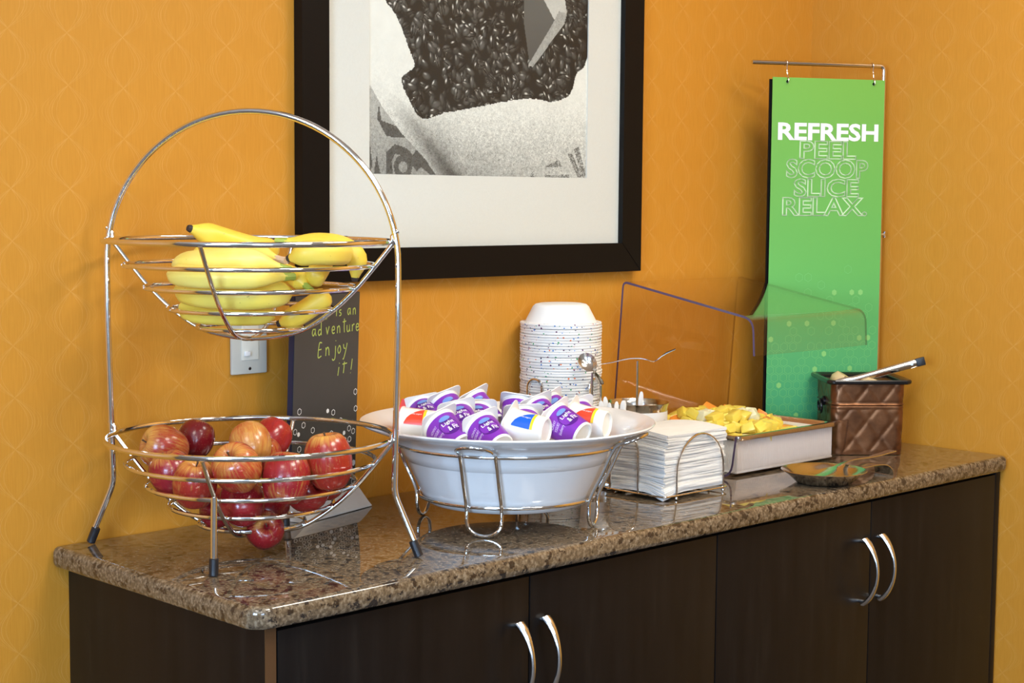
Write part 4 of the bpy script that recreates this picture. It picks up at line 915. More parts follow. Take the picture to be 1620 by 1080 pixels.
def canister(cx, cy, top, rim, lab, emblem_kind, emblem_M, pole, text):
    t = thing('utensil_canister', (cx, cy, 0), lab, 'canister')
    rb = rim - 0.0035; z = top
    part('can', MB().lathe([(0, 0.001), (rb - 0.003, 0.001), (rb, 0.004), (rb, z - 0.012), (rb + 0.001, z - 0.007), (rim - 0.001, z - 0.002), (rim, z), (rim - 0.001, z + 0.0006), (rb - 0.001, z - 0.006), (rb - 0.002, z - 0.014), (rb - 0.002, 0.006), (0, 0.006)], (cx, cy, 0), 56), M['steel'], t)
    lb = part('label_band', MB().lathe([(rb + 0.0005, 0.030), (rb + 0.0005, z - 0.0150)], (cx, cy, 0), 56), M['ink'], t)
    if text:
        face = math.atan2(-2.23 - cy, -1.21 - cx); r = rb + 0.0010
        for body, m, x0, x1, z0, z1, bo in text:
            vs, fs = text2d(body, x0, x1, z0, z1, bold=bo); b = MB(); b.add([(cx + r * math.cos(face + x / r), cy + r * math.sin(face + x / r), zz) for x, zz, _ in vs], fs); part('lettering', b, M[m], lb, smooth=False)
    px, py, pz = pole; part('emblem_pole', MB().tube([(px, py, 0.006), (px, py, pz)], 0.0022, n=8), M['steel'], t)
    e2 = MB()
    if emblem_kind == 'fork': e = cutlery('fork', 0.150); e2.add(e.v, e.f, 0, emblem_M)
    else: bent_spoon(e2)
    part('emblem', e2, M['steel'], t, label='steel %s on a thin pole' % emblem_kind)
    return t
def axes(P, x, up):
    x = Vector(x).normalized(); up = Vector(up); z = (up - x * up.dot(x)).normalized(); y = z.cross(x)
    return Matrix(((x.x, y.x, z.x, P[0]), (x.y, y.y, z.y, P[1]), (x.z, y.z, z.z, P[2]), (0, 0, 0, 1)))
FK = (1.158, -0.150); SN = (1.012, -0.199)
canister(FK[0], FK[1], 0.1375, 0.0600, 'steel canister with a white forks label and a fork emblem on top', 'fork',
         axes((1.155, -0.150, 0.2135), -CAMR + CAMU * -0.10 + CAMF * 0.15, EZ), (1.155, -0.150, 0.2165),
         [('Forks', 'greenink', 0.0130, 0.0560, 0.0975, 0.1065, 0.012), ('|', 'greyink', 0.0615, 0.0625, 0.0960, 0.1090, 0.0), ('h', 'blueink', 0.0660, 0.0730, 0.0975, 0.1065, 0.012)])
canister(SN[0], SN[1], 0.1360, 0.0460, 'steel canister with a spoon emblem on top beside the paper bowls', 'spoon',
         axes((1.050, -0.150, 0.2130), CAMF * 0.80 + CAMR * 0.26 + CAMU * -0.22, EZ * 1 - CAMF * 1.0), (0.9978, -0.1790, 0.2075), None)
def plastic_utensil(name, P, tilt, roll, ln, lab, grp):
    b = MB(); rings = []
    prof = [(0, 0.0035), (0.3, 0.0032), (0.6, 0.0036), (0.85, 0.0046), (0.95, 0.0044), (0.985, 0.0030), (1.0, 0.0012)]
    for q, w2 in prof: rings.append([(x * w2, y * 0.0011, q * ln) for x, y in ((-1, -0.6), (-0.5, -1), (0.5, -1), (1, -0.6), (1, 0.6), (0.5, 1), (-0.5, 1), (-1, 0.6))])
    b.loft(rings); o = bpy.data.objects.new(name, mesh_from(name, b, M['ink'], (0, 0, 0))); COL.objects.link(o)
    zc = (EZ + CAMR * tilt[0] + CAMF * tilt[1]).normalized(); xr = (CAMR * math.cos(roll) + CAMF * math.sin(roll)); xc = (xr - zc * xr.dot(zc)).normalized(); yc = zc.cross(xc)
    o.matrix_world = Matrix(((xc.x, yc.x, zc.x, P[0]), (xc.y, yc.y, zc.y, P[1]), (xc.z, yc.z, zc.z, P[2] + H), (0, 0, 0, 1)))
    tag(o, lab, 'utensil', grp)
def inside(c, a, f): return (c[0] + CAMR.x * a + CAMF.x * f, c[1] + CAMR.y * a + CAMF.y * f, 0.0075)
for k, (a, f, tl, rl, ln) in enumerate([(-0.006, -0.016, (-0.02, -0.06), 0.2, 0.143), (0.003, -0.020, (0.02, -0.06), -0.2, 0.140), (0.012, -0.016, (0.05, -0.06), 0.5, 0.142), (0.020, -0.008, (0.08, -0.05), -0.3, 0.143), (0.026, 0.002, (0.06, -0.02), 0.4, 0.141),
                                        (-0.022, 0.004, (-0.14, 0.0), 0.3, 0.147), (-0.014, 0.012, (-0.10, 0.03), -0.4, 0.150), (-0.024, 0.014, (-0.10, 0.03), 0.1, 0.147)]):
    plastic_utensil('plastic_spoon', inside(SN, a, f), tl, rl, ln + 0.009, 'white plastic spoon handle sticking out of the canister with the spoon emblem', 'plastic spoons in the canister')
plastic_utensil('plastic_spoon', inside(SN, 0.010, -0.006), (-0.07, -0.04), 0.2, 0.158, 'longest white plastic spoon handle leaning between the two canisters', 'plastic spoons in the canister')
plastic_utensil('plastic_fork', inside(FK, -0.004, -0.012), (0.06, -0.06), 0.3, 0.153, 'white plastic fork handle rising beside the fork emblem pole', 'plastic forks in the canister')

# ------------------------------------------------------------------ napkins in a wire holder
NX0, NX1, NY0, NY1 = 0.966, 1.130, -0.382, -0.252
def napkins():
    rng = random.Random(8); n = 44; zb = 0.0125; zt = 0.118; pitch = (zt - zb) / n
    cx, cy = (NX0 + NX1) / 2, (NY0 + NY1) / 2; g = 9
    for k in range(n):
        q = k / (n - 1); jx, jy = rng.uniform(-0.0022, 0.0022), rng.uniform(-0.0022, 0.0022); ph = rng.uniform(0, 6)
        if q > 0.78: jx += 0.004; jy -= 0.002
        if q < 0.12: jx -= 0.004; jy -= 0.004
        ang = rng.uniform(-0.012, 0.012); th = pitch * rng.uniform(0.955, 0.995)
        def zoff(u, v):  # u, v in 0..1 from the left / front
            c = math.exp(-((u / 0.16) ** 2 + (v / 0.16) ** 2)); e = 0.0035 * (math.sin(u * 5 + ph) * 0.3 + math.sin(v * 4 + ph * 1.3) * 0.3) * 0.25
            dr = -0.0135 * c * max(0, 1 - q / 0.30)
            c2 = math.exp(-((u / 0.14) ** 2 + ((1 - v) / 0.2) ** 2)); dr += -0.007 * c2 * max(0, 1 - q / 0.2)
            dome = 0.010 * q * math.sin(PI * (0.15 + 0.7 * v)) * 0.8 - 0.006 * q
            return e * (0.5 + q) + dr + dome
        b = MB(); vs = []; fs = []
        for lay in (0, 1):
            for i in range(g + 1):
                for j in range(g + 1):
                    u, v = i / g, j / g; x = (u - 0.5) * (NX1 - NX0); y = (v - 0.5) * (NY1 - NY0)
                    wob = 0.0010 * math.sin(9 * v + ph + k) if i in (0, g) else 0; wob2 = 0.0010 * math.sin(8 * u + ph * 2 + k) if j in (0, g) else 0
                    x, y = (x + wob) * math.cos(ang) - (y + wob2) * math.sin(ang), (x + wob) * math.sin(ang) + (y + wob2) * math.cos(ang)
                    vs.append((x, y, max(zoff(u, v) + lay * th, -zb - k * pitch + 0.0008 + 0.0004 * k + lay * th * 0.8)))
        N1 = (g + 1) * (g + 1)
        for i in range(g):
            for j in range(g):
                a = i * (g + 1) + j; fs.append((a, a + g + 1, a + g + 2, a + 1)[::-1]); fs.append((N1 + a, N1 + a + g + 1, N1 + a + g + 2, N1 + a + 1))
        per = [i * (g + 1) for i in range(g)] + [g * (g + 1) + j for j in range(g)] + [(g - i) * (g + 1) + g for i in range(g)] + [g - j for j in range(g)]
        for i in range(len(per)): a, c = per[i], per[(i + 1) % len(per)]; fs.append((a, c, N1 + c, N1 + a))
        b.add(vs, fs); o = bpy.data.objects.new('paper_napkin', mesh_from('paper_napkin', b, M['napkin'], (0, 0, 0), 50)); COL.objects.link(o)
        o.location = (cx + jx, cy + jy, zb + k * pitch + H)
        lab = 'topmost folded white paper napkin on the napkin stack' if k == n - 1 else ('lowest white napkin, its corner drooping onto the counter' if k == 0 else 'folded white paper napkin within the stack in the wire holder')
        tag(o, lab, 'napkin', 'napkins in the wire holder')
    t = thing('napkin_holder', (cx, cy, 0), 'thin chrome wire holder with arches around the white napkins', 'napkin holder')
    e = 0.0065; r = 0.0018; base = MB()
    base.tube(fillet([(NX0 - e, NY0 - e, 0.0085), (NX1 + e, NY0 - e, 0.0085), (NX1 + e, NY1 + e, 0.0085), (NX0 - e, NY1 + e, 0.0085)], 0.01, 4, True), r, closed=True, n=8)
    base.tube([(NX0 - e, cy, 0.0085), (NX1 + e, cy, 0.0085)], r, n=8); base.tube([(cx, NY0 - e, 0.0085), (cx, NY1 + e, 0.0085)], r, n=8); part('base', base, M['chrome'], t)
    def arch(a0, a1, zt, mk): 
        m = (a0 + a1) / 2; hw = (a1 - a0) / 2; zs = zt - hw * 1.05
        return [mk(a0, 0.0085), mk(a0 + 0.0005, zs)] + [mk(m - hw * math.cos(q), zs + hw * 1.05 * math.sin(q)) for q in [PI * k / 16 for k in range(1, 16)]] + [mk(a1 - 0.0005, zs), mk(a1, 0.0085)]
    part('front_arch', MB().tube(arch(0.992, 1.122, 0.112, lambda a, z: (a, NY0 - e, z)), r, n=8), M['chrome'], t)
    part('back_arch', MB().tube(arch(0.992, 1.122, 0.112, lambda a, z: (a, NY1 + e, z)), r, n=8), M['chrome'], t)
    part('left_arch', MB().tube(arch(-0.328, -0.262, 0.112, lambda a, z: (NX0 - e, a, z)), r, n=8), M['chrome'], t)
    part('right_arch', MB().tube(arch(-0.345, -0.268, 0.112, lambda a, z: (NX1 + e, a, z)), r, n=8), M['chrome'], t)
    for x, y in ((0.992, NY0 - e), (1.122, NY0 - e), (0.992, NY1 + e), (1.122, NY1 + e)):
        part('ball_foot', MB().lathe([(0, 0.0005), (0.0028, 0.0015), (0.0036, 0.0037), (0.0028, 0.006), (0, 0.0070)], (x, y, 0), 14), M['chrome'], t)
napkins()

# ------------------------------------------------------------------ sneeze guard with tray, pan and fruit
GX0, GX1 = 1.2325, 1.598
def sneeze_guard():
    prof = [(-0.3300, 0.0825), (-0.3190, 0.0035), (-0.0150, 0.0035), (-0.0420, 0.3610), (-0.3640, 0.3045), (-0.3680, 0.2370)]
    th = 0.0045; fil = [(0, 0), (0.026, 5), (0.012, 5), (0.012, 5), (0.022, 6), (0, 0)]
    C = []
    for i, q in enumerate(prof):
        r, n = fil[i]
        if r == 0: C.append(Vector((q[0], q[1], 0)))
        else:
            a, b_, c = Vector((*prof[i - 1], 0)), Vector((*q, 0)), Vector((*prof[i + 1], 0)); p1 = b_ + (a - b_).normalized() * r; p2 = b_ + (c - b_).normalized() * r
            C += [(1 - k / n) ** 2 * p1 + 2 * k / n * (1 - k / n) * b_ + (k / n) ** 2 * p2 for k in range(n + 1)]
    def off(C, d):
        out = []
        for i in range(len(C)):
            tg = (C[min(i + 1, len(C) - 1)] - C[max(i - 1, 0)]).normalized(); out.append(C[i] + Vector((-tg.y, tg.x, 0)) * d)
        return out
    A, B = off(C, th / 2), off(C, -th / 2); loop = A + B[::-1]; m = len(C)
    b = MB(); vs = [(GX0, q.x, q.y) for q in loop] + [(GX1, q.x, q.y) for q in loop]; n2 = len(loop); fs = []; mi = []
    for i in range(n2): fs.append((i, (i + 1) % n2, n2 + (i + 1) % n2, n2 + i)); mi.append(2 if i in (m - 1, n2 - 1) else 0)
    for s in (0, n2):
        for i in range(m - 1): fs.append((s + i, s + i + 1, s + n2 - 2 - i, s + n2 - 1 - i)); mi.append(1 if s == 0 else 2)
    b.v = vs; b.f = fs; b.mi = mi
    # round off the free corners at the right end (upper and lower lip)
    o = solo('sneeze_guard', b, [M['acrylic'], M['acryledge'], M['acrylfar']], ((GX0 + GX1) / 2, -0.19, 0.0012), 'bent clear acrylic sneeze guard over the fruit tray', 'sneeze guard', angle=25)
    return o
sneeze_guard()
TX0, TX1, TY0, TY1 = 1.2640, 1.5720, -0.3090, -0.0640
def tray():
    t = thing('food_tray', ((TX0 + TX1) / 2, (TY0 + TY1) / 2, 0.0060), 'white ribbed cold tray box under the steel pan of fruit', 'tray')
    pitch = 0.0031; out = []
    def side(p, q, nrm):
        p = Vector(p); q = Vector(q); L = (q - p).length; k = int(L / pitch); d = (q - p) / k
        for i in range(k):
            for f, o in ((0.0, 0), (0.62, 0), (0.72, -0.0011), (0.92, -0.0011)): out.append(p + d * (i + f) + Vector(nrm) * o)
    side((TX0, TY0, 0), (TX1, TY0, 0), (0, -1, 0)); side((TX1, TY0, 0), (TX1, TY1, 0), (1, 0, 0)); side((TX1, TY1, 0), (TX0, TY1, 0), (0, 1, 0)); side((TX0, TY1, 0), (TX0, TY0, 0), (-1, 0, 0))
    b = MB(); b.loft([[(q.x, q.y, z) for q in out] for z in (0.010, 0.0690)]); part('ribbed_box', b, M['white'], t, smooth=False)
    b = MB(); b.box(TX0 - 0.001, TX1 + 0.001, TY0 - 0.001, TY1 + 0.001, 0.0062, 0.0098, 0.001); part('base_rim', b, M['white'], t)
tray()
def pan():
    x0, x1, y0, y1 = TX0 - 0.008, TX1 + 0.006, TY0 - 0.009, TY1 + 0.008; zt = 0.0795
    spec = [(0.0, zt - 0.0095, 0.014), (-0.0006, zt - 0.004, 0.014), (0.0, zt - 0.001, 0.014), (0.0018, zt, 0.013), (0.010, zt - 0.001, 0.016), (0.0125, zt - 0.004, 0.018), (0.017, 0.058, 0.020), (0.022, 0.0555, 0.020)]
    b = MB(); rings = []
    for ins, z, r in spec: rings.append([(x, y, z) for x, y in rrect(x0 + ins, x1 - ins, y0 + ins, y1 - ins, r, 5)])
    b.loft(rings, cap=False); n = len(rings[0]); b.f.append(tuple(len(b.v) - n + k for k in range(n))); b.mi.append(0)
    # underside skin
    b2 = [[(x, y, z - 0.0015) for x, y in rrect(x0 + ins + 0.0014, x1 - ins - 0.0014, y0 + ins + 0.0014, y1 - ins - 0.0014, r, 5)] for ins, z, r in ((0.0, zt - 0.008, 0.014), (0.010, zt - 0.0012, 0.016))]
    b.loft(b2, cap=False)
    solo('steel_pan', b, M['steel'], ((x0 + x1) / 2, (y0 + y1) / 2, 0.0555), 'shiny steel pan full of cut fruit in the white tray', 'pan', angle=35)
pan()
def fruit_chunks():
    rng = random.Random(21); meshes = {}
    for nm, mt in (('pineapple_chunk', 'pineapple'), ('melon_chunk', 'melon'), ('cantaloupe_chunk', 'cantaloupe')):
        L = []
        for v in range(5):
            bm = bmesh.new(); bmesh.ops.create_cube(bm, size=1)
            for q in bm.verts: q.co = Vector((q.co.x * 0.025 + rng.uniform(-0.004, 0.004), q.co.y * 0.022 + rng.uniform(-0.004, 0.004), q.co.z * 0.019 + rng.uniform(-0.003, 0.003)))
            bmesh.ops.bevel(bm, geom=bm.edges[:], offset=0.0022, segments=2, profile=0.5, affect='EDGES'); bm.verts.index_update()
            b = MB(); b.add([q.co[:] for q in bm.verts], [[q.index for q in f.verts] for f in bm.faces]); bm.free()
            L.append(mesh_from(nm, b, M[mt], (0, 0, 0), 30))
        meshes[nm] = L
    spots = []
    def hh(x, y): 
        return max(0, 1 - ((x - 1.365) / 0.125) ** 2 - ((y + 0.185) / 0.125) ** 2)
    x = 1.288
    while x < 1.485:
        y = -0.290
        while y < -0.075:
            spots.append((x + rng.uniform(-0.004, 0.004), y + rng.uniform(-0.004, 0.004), 0.0665))
            if hh(x, y) > 0.12: spots.append((x + 0.010 + rng.uniform(-0.004, 0.004), y + 0.008 + rng.uniform(-0.004, 0.004), 0.0835 + rng.uniform(-0.001, 0.002)))
            if hh(x, y) > 0.66: spots.append((x + rng.uniform(-0.004, 0.004), y + rng.uniform(-0.004, 0.004), 0.0985 + rng.uniform(-0.001, 0.003)))
            y += 0.0255
        x += 0.0265
    C = {'pineapple_chunk': 'yellow pineapple chunk in the heap in the steel pan', 'melon_chunk': 'pale cream melon chunk in the heap in the steel pan', 'cantaloupe_chunk': 'orange cantaloupe chunk in the heap in the steel pan'}
    for (x, y, z) in spots:
        if x > 1.465 and rng.random() < 0.45: continue
        pr = rng.random(); d = math.hypot(x - 1.40, y + 0.15)
        nm = 'cantaloupe_chunk' if (d < 0.030 and z > 0.075) or (x > 1.455 and pr < 0.42) or pr < 0.035 else ('melon_chunk' if pr < 0.20 else 'pineapple_chunk')
        o = bpy.data.objects.new(nm, rng.choice(meshes[nm])); COL.objects.link(o); o.location = (x, y, z + H)
        o.rotation_euler = (rng.uniform(-0.5, 0.5), rng.uniform(-0.5, 0.5), rng.uniform(0, 6.28)) if z > 0.07 else (rng.uniform(-0.15, 0.15), rng.uniform(-0.15, 0.15), rng.uniform(0, 6.28))
        tag(o, C[nm], 'fruit chunk', nm.replace('_', ' ') + 's in the pan')
fruit_chunks()

# ------------------------------------------------------------------ spoon rest with a serving spoon
def spoon_rest():
    c = Vector((1.337, -0.456, 0)); D = Vector((0.93, -0.12, 0)).normalized()
    t = thing('spoon_rest', (c.x, c.y, 0), 'round polished steel spoon rest with a curled tab near the counter edge', 'spoon rest')
    part('dish', MB().lathe([(0, 0.0012), (0.046, 0.0012), (0.052, 0.0026), (0.067, 0.0165), (0.078, 0.0235), (0.0795, 0.0250), (0.0785, 0.0256), (0.066, 0.0190), (0.051, 0.0048), (0.044, 0.0036), (0, 0.0034)], (c.x, c.y, 0), 64), M['steel'], t)
    lat = Vector((-D.y, D.x, 0)); rows = []
    for s, z in [(q.x, q.y) for q in catmull([(0.072, 0.0225, 0), (0.095, 0.0215, 0), (0.125, 0.0240, 0), (0.150, 0.0225, 0), (0.166, 0.0130, 0), (0.170, 0.0014, 0)], 22)]:
        hw = 0.013 + 0.010 * min(1, max(0, (s - 0.08) / 0.07)); rows.append([tuple(c + D * s + lat * hw * k + EZ * (z + dz)) for k, dz in ((-1, 0.0007), (-0.3, 0.0007), (0.3, 0.0007), (1, 0.0007), (1, -0.0007), (0.3, -0.0007), (-0.3, -0.0007), (-1, -0.0007))])
    part('tab', MB().loft(rows), M['steel'], t)
    # serving spoon: head in the dish, handle rising to the right
    tip = Vector((1.283, -0.452, 0.0105)); end = Vector((1.575, -0.4505, 0.0330)); L = (end - tip).length
    b = cutlery('spoon', L); for_m = axes((tip + end) / 2, end - tip, EZ); e = MB()
    vs = [(x, y * 1.35, z * 1.3) for x, y, z in b.v]; e.add(vs, b.f, 0, for_m)
    solo('serving_spoon', e, M['steel'], tuple(tip), 'steel serving spoon lying in the round spoon rest', 'spoon')
    b = MB(); b.add([(x * 0.003, y * 0.003, z * 0.002) for x, y, z in ((-1, -1, 0), (1, -0.7, 0), (0.8, 1, 0), (-1, 0.8, 0), (-0.5, -0.5, 1.2), (0.6, -0.4, 1), (0.4, 0.5, 1.3), (-0.6, 0.4, 0.9))], [(3, 2, 1, 0), (4, 5, 6, 7), (0, 1, 5, 4), (1, 2, 6, 5), (2, 3, 7, 6), (3, 0, 4, 7)])
    o = solo('fruit_crumb', b, M['crumb'], (0, 0, 0), 'tiny yellow fruit crumb in the spoon rest', 'crumb'); o.location = (1.3685, -0.4190, 0.0052 + H)
spoon_rest()

# ------------------------------------------------------------------ copper tub with black insert and tongs
def copper_tub():
    c = Vector((1.7290, -0.2690, 0)); D = Vector((0.752, -0.659, 0)); F = Vector((0.659, 0.752, 0))
    t = thing('copper_tub', (c.x, c.y, 0), 'square quilted copper tub with a ring handle in the corner', 'tub')
    hw, hd, r = 0.0755, 0.0700, 0.016; hgt = 0.146
    base = []; n = 10
    for cx, cy, a in ((hw - r, hd - r, 0), (-hw + r, hd - r, PI / 2), (-hw + r, -hd + r, PI), (hw - r, -hd + r, 1.5 * PI)):
        base += [(cx + r * math.cos(a + PI / 2 * k / 8), cy + r * math.sin(a + PI / 2 * k / 8)) for k in range(9)]
    dense = []
    for i in range(len(base)):
        p, q = Vector((*base[i], 0)), Vector((*base[(i + 1) % len(base)], 0)); L = (q - p).length; k = max(1, int(L / 0.0035))
        dense += [p + (q - p) * j / k for j in range(k)]
    m = len(dense); arcl = [0.0]
    for i in range(1, m): arcl.append(arcl[-1] + (dense[i] - dense[i - 1]).length)
    tot = arcl[-1] + (dense[0] - dense[-1]).length; per = tot / 10
    rings = []; nz = 52
    for j in range(nz + 1):
        z = hgt * j / nz; ring = []
        for i in range(m):
            tg = (dense[(i + 1) % m] - dense[i - 1]).normalized(); nr = Vector((tg.y, -tg.x, 0))
            s = arcl[i] / per; y = z / 0.072; a = abs(((s + y) % 1) - 0.5); d = abs(((s - y) % 1) - 0.5)
            puff = min(0.5 - a, 0.5 - d) if False else min(a, d); o = 0.0017 * min(1, puff / 0.16) ** 0.6
            for zb, hb in ((0.1035, 0.0035), (0.0975, 0.0025)): o = o * (1 - math.exp(-((z - zb) / 0.004) ** 2)) + hb * math.exp(-((z - zb) / 0.0016) ** 2)
            if z < 0.006: o = 0.001
            q = dense[i] + nr * o; tp = 0.975 + 0.025 * z / hgt; ring.append(tuple(c + D * q.x * tp + F * q.y * tp + EZ * (z + 0.0012)))
        rings.append(ring)
    part('body', MB().loft(rings), M['copper'], t, 60)
    hc = c - D * (hw + 0.0045) - F * 0.006 + EZ * 0.106
    b = MB(); b.lathe([(0, 0.006), (0.006, 0.005), (0.010, 0.001), (0.010, -0.004), (0, -0.004)], n=18, mat=axes(hc, F, -D)); part('handle_mount', b, M['blackplastic'], t)
    rc = hc - D * 0.006 - EZ * 0.011; b = MB(); b.tube([rc + (F * math.cos(2 * PI * k / 28) + EZ * math.sin(2 * PI * k / 28)) * 0.0135 - D * 0.001 * math.sin(2 * PI * k / 28) for k in range(28)], 0.0029, closed=True, n=9); part('ring_handle', b, M['blackplastic'], t)
    # black insert
    ti = thing('insert_pan', (c.x, c.y, 0.146), 'black plastic insert pan with a wide rim in the copper tub', 'pan')
    def rr(hw_, hd_, r_, z): return [tuple(c + D * x + F * y + EZ * z) for x, y in rrect(-hw_, hw_, -hd_, hd_, r_, 6)]
    b = MB(); b.loft([rr(0.071, 0.065, 0.012, 0.1476), rr(0.0855, 0.0805, 0.014, 0.1478), rr(0.0885, 0.0835, 0.016, 0.1500), rr(0.0890, 0.0840, 0.016, 0.1545), rr(0.0870, 0.0820, 0.015, 0.1572), rr(0.078, 0.073, 0.014, 0.1560), rr(0.0735, 0.0685, 0.013, 0.152), rr(0.0690, 0.064, 0.013, 0.100)], cap=False)
    b.f.append(tuple(len(b.v) - 28 + k for k in range(28))); b.mi.append(0); part('rim_and_well', b, M['blackplastic'], ti, 35)
    for k, (dx, dy, z, rot, lab) in enumerate(((-0.030, 0.024, 0.139, 0.3, 'cream coloured food wedge at the left in the black insert'), (0.018, -0.010, 0.130, 1.2, 'cream coloured food wedge under the tongs in the black insert'), (-0.010, 0.036, 0.117, 2.1, 'cream coloured food wedge at the back in the black insert'))):
        p = c + D * dx + F * dy; b = MB(); sec = [(0.034 * math.cos(g), 0.034 * math.sin(g)) for g in [PI * q / 12 for q in range(13)]]
        b.loft([[(x * s, (y - 0.004) * s, z_) for x, y in sec] for z_, s in ((-0.016, 0.7), (-0.008, 0.95), (0.004, 1.0), (0.016, 0.8))])
        o = solo('food_wedge', b, M['cream'], (0, 0, 0), lab, 'food', 'food in the black insert'); o.location = (p.x, p.y, z + H); o.rotation_euler = (0.5, 0.2, rot)
    # tongs
    tg = thing('tongs', (c.x, c.y, 0.15), 'stainless steel tongs resting on the black rim of the copper tub', 'tongs')
    hinge = Vector((1.8050, -0.3560, 0.1870)); tip = Vector((1.7050, -0.2560, 0.1480)); X = (tip - hinge).normalized(); Y = Vector((-X.y, X.x, 0)).normalized(); Z = X.cross(Y)
    if Z.z < 0: Y, Z = -Y, -Z
    Lt = (tip - hinge).length + 0.03
    Z = (-CAMF - X * (-CAMF).dot(X)).normalized(); Y = Z.cross(X)
    if Y.z < 0: Y = -Y
    for sg in (-1, 1):
        rings = []
        for i in range(15):
            q = i / 14; o = 0.0030 + 0.0120 * math.sin(q * PI / 2); w2 = 0.0082 - 0.0015 * q + (0.003 * math.exp(-((q - 0.92) / 0.1) ** 2)); p = hinge + X * Lt * q + Z * sg * o - Y * (0.004 * q if sg < 0 else 0)
            up = Z * sg
            rings.append([tuple(p + Y * w2 * a + up * (-0.004 * (abs(a) ** 2) + h_)) for a, h_ in ((-1, 0.0), (-0.5, 0.0006), (0, 0.0008), (0.5, 0.0006), (1, 0), (1, -0.0012), (0.5, -0.0008), (0, -0.0006), (-0.5, -0.0008), (-1, -0.0012))])
        part('arm', MB().loft(rings), M['steel'], tg)
    b = MB(); b.tube([hinge + X * 0.012 - Z * 0.007, hinge + X * 0.012 + Z * 0.007], 0.0030, n=12); part('hinge_pin', b, M['steel'], tg)
    b = MB(); b.box(-0.013, 0.005, -0.0060, 0.0060, -0.0088, 0.0088, 0.002, mat=axes(hinge - X * 0.004, X, Y)); part('end_cap', b, M['rubber'], tg)
copper_tub()

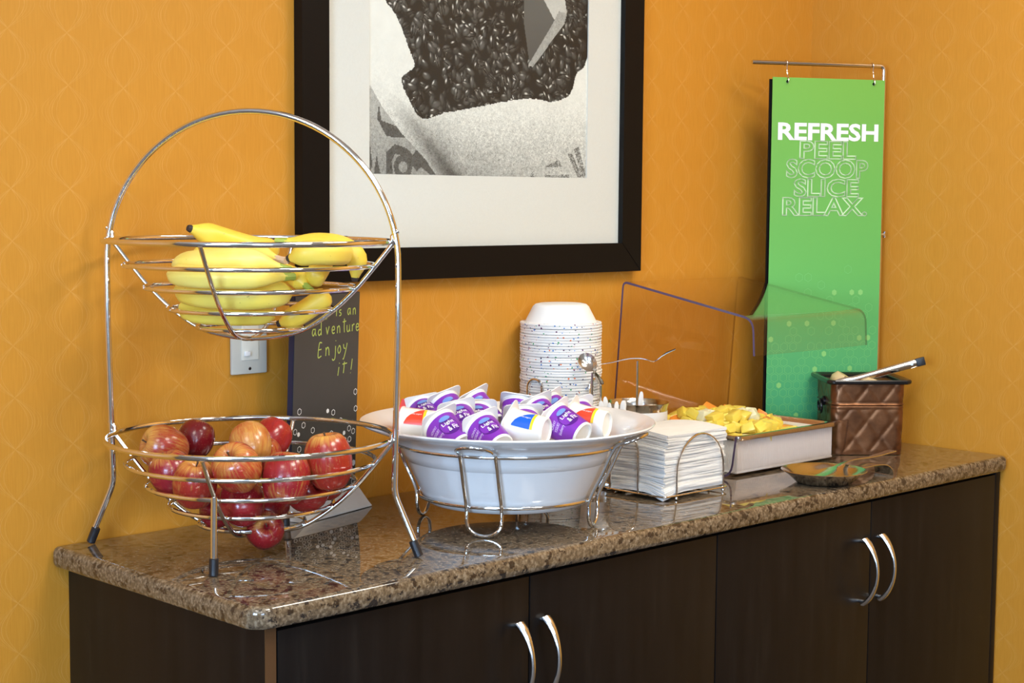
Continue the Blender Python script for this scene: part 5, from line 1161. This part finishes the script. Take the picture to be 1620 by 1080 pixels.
# ------------------------------------------------------------------ green banner on its stand
def banner():
    P = Vector((1.8690, -0.2145, 0)); D = Vector((0.8863, -0.4631, 0)); V = Vector((-0.4631, -0.8863, 0))   # D to the right, V towards the viewer
    h = 0.8125
    t = thing('banner_stand', (P.x, P.y, 0), 'thin steel stand with a tall pole and cross arm holding the green banner', 'stand')
    part('pole', MB().tube(fillet([P + EZ * 0.004, P + EZ * h, P - D * 0.3095 + EZ * h], 0.010, 5), 0.0046, n=12), M['chrome'], t)
    part('lower_sleeve', MB().tube([P + EZ * 0.006, P + EZ * 0.445], 0.0060, n=12), M['chrome'], t)
    w_ = P + EZ * 0.4515; b = MB(); b.tube([w_, w_ + D * 0.012], 0.0028, n=8); b.tube([w_ + D * 0.012 - EZ * 0.006 + D * 0.001, w_ + D * 0.011, w_ + D * 0.013 + EZ * 0.006], [0.0035, 0.0028, 0.0035], n=8); part('wing_screw', b, M['chrome'], t)
    bc = P - D * 0.10 + V * 0.0
    ring = [tuple(P - D * 0.050 + D * x + V * y) for x, y in rrect(-0.085, 0.078, -0.022, 0.022, 0.008, 4)]
    part('base_plate', MB().loft([[(x, y, 0.0006) for x, y, _ in ring], [(x, y, 0.0046) for x, y, _ in ring]]), M['steel'], t)
    # hanging panel; x runs left to right from the left edge
    Wd = 0.2640; off = 0.0065; O = P - D * 0.2650 + V * off
    def at(x, z, f=0.0): return O + D * x + V * (f + 0.004 * math.sin(PI * x / Wd) * (z / 0.78) * 0.6) + EZ * z
    tb = thing('banner', (O.x, O.y, 0.02), 'tall green hanging banner with white refresh lettering', 'banner')
    z0, z1 = 0.024, 0.782
    b = MB(); nx, nz = 10, 20
    fr = [[at(Wd * i / nx, z0 + (z1 - z0) * j / nz, 0.0012) for i in range(nx + 1)] for j in range(nz + 1)]; bk = [[at(Wd * i / nx, z0 + (z1 - z0) * j / nz, 0.0002) for i in range(nx + 1)] for j in range(nz + 1)]
    b.loft(fr, closed=False); b.loft(bk, closed=False); b.loft([[r[0] for r in fr], [r[0] for r in bk]], closed=False); b.loft([[r[-1] for r in fr], [r[-1] for r in bk]], closed=False); b.loft([fr[-1], bk[-1]], closed=False); b.loft([fr[0], bk[0]], closed=False)
    pn = part('panel', b, M['banner'], tb)
    b = MB(); b.prism([at(-0.0045, z0, -0.0035), at(Wd - 0.004, z0, -0.0035), at(Wd - 0.004, z1 - 0.004, -0.0035), at(-0.0045, z1 - 0.004, -0.0035)], -V, 0.003); part('backing', b, M['black'], tb, smooth=False)
    f = 0.0018
    vs, fs = text2d('REFRESH', 0.0142, 0.2510, 0.6505, 0.6880, bold=0.032); tx = MB(); tx.add([tuple(at(x, z, f)) for x, z, _ in vs], fs); part('lettering', tx, M['ink'], pn, smooth=False, label='bold white word on the banner')
    ol = MB()
    for s, x0, x1, za, zb in (('PEEL', 0.0645, 0.1990, 0.6115, 0.6505), ('SCOOP', 0.0345, 0.2290, 0.5705, 0.6120), ('SLICE', 0.0530, 0.2080, 0.5310, 0.5705), ('RELAX.', 0.0275, 0.2290, 0.4905, 0.5310)):
        vs, fs = text2d(s, x0, x1, za, zb, bold=0.02, outline=0.022); ol.add([tuple(at(x, z, f)) for x, z, q in vs], fs)
    part('outline_lettering', ol, M['inkcream'], pn, smooth=False, label='pale outlined words on the banner')
    rng = random.Random(9); hl = MB(); hf = MB(); m3 = lambda x, z: tuple(at(x, z, 0.0015))
    z = 0.030; row = 0
    while z < 0.48:
        x = 0.008 + (0.0105 if row % 2 else 0); dens = min(0.96, max(0.0, (0.44 - z) / 0.30)) ** 1.6 * 0.9 + 0.035
        while x < Wd - 0.006:
            if rng.random() < dens:
                if (row % 2 == 0 and rng.random() < 0.26): hexagon(hf, x, z, 0.0066, m3, None, 0.95)
                else: hexagon(hl, x, z, 0.0098, m3, 0.0010, 0.98)
            x += 0.021
        z += 0.0165; row += 1
    tag(part('hexagon_outlines', hl, M['hexline'], pn, smooth=False), kind='stuff'); tag(part('hexagon_dots', hf, M['hexlight'], pn, smooth=False), kind='stuff')
    for x in (0.0335, 0.2365):
        q = at(x, 0.7735, 0.0022); b = MB(); b.tube([q + (D * math.cos(2 * PI * k / 18) + EZ * math.sin(2 * PI * k / 18)) * 0.0022 for k in range(18)], 0.0009, closed=True, n=6); part('eyelet', b, M['black'], pn)
        b = MB(); b.add([tuple(q + (D * math.cos(2 * PI * k / 14) + EZ * math.sin(2 * PI * k / 14)) * 0.0024 - V * 0.0004) for k in range(14)], [tuple(range(14))]); part('eyelet_hole', b, M['black'], pn, smooth=False)
        top = P - D * (0.265 - x) + EZ * (h + 0.0062)
        hook = catmull([top - V * 0.0062 - EZ * 0.012, top - V * 0.0062 - EZ * 0.004, top, top + V * 0.0062 - EZ * 0.005, top + V * 0.0050 - EZ * 0.018, top + V * 0.0075 - EZ * 0.030, q + V * 0.004 + EZ * 0.004, q + V * 0.0042 - EZ * 0.003, q - V * 0.001 - EZ * 0.0035, q - V * 0.006 + EZ * 0.001], 34)
        part('hook', MB().tube(hook, 0.0011, n=7), M['chrome'], tb)
banner()
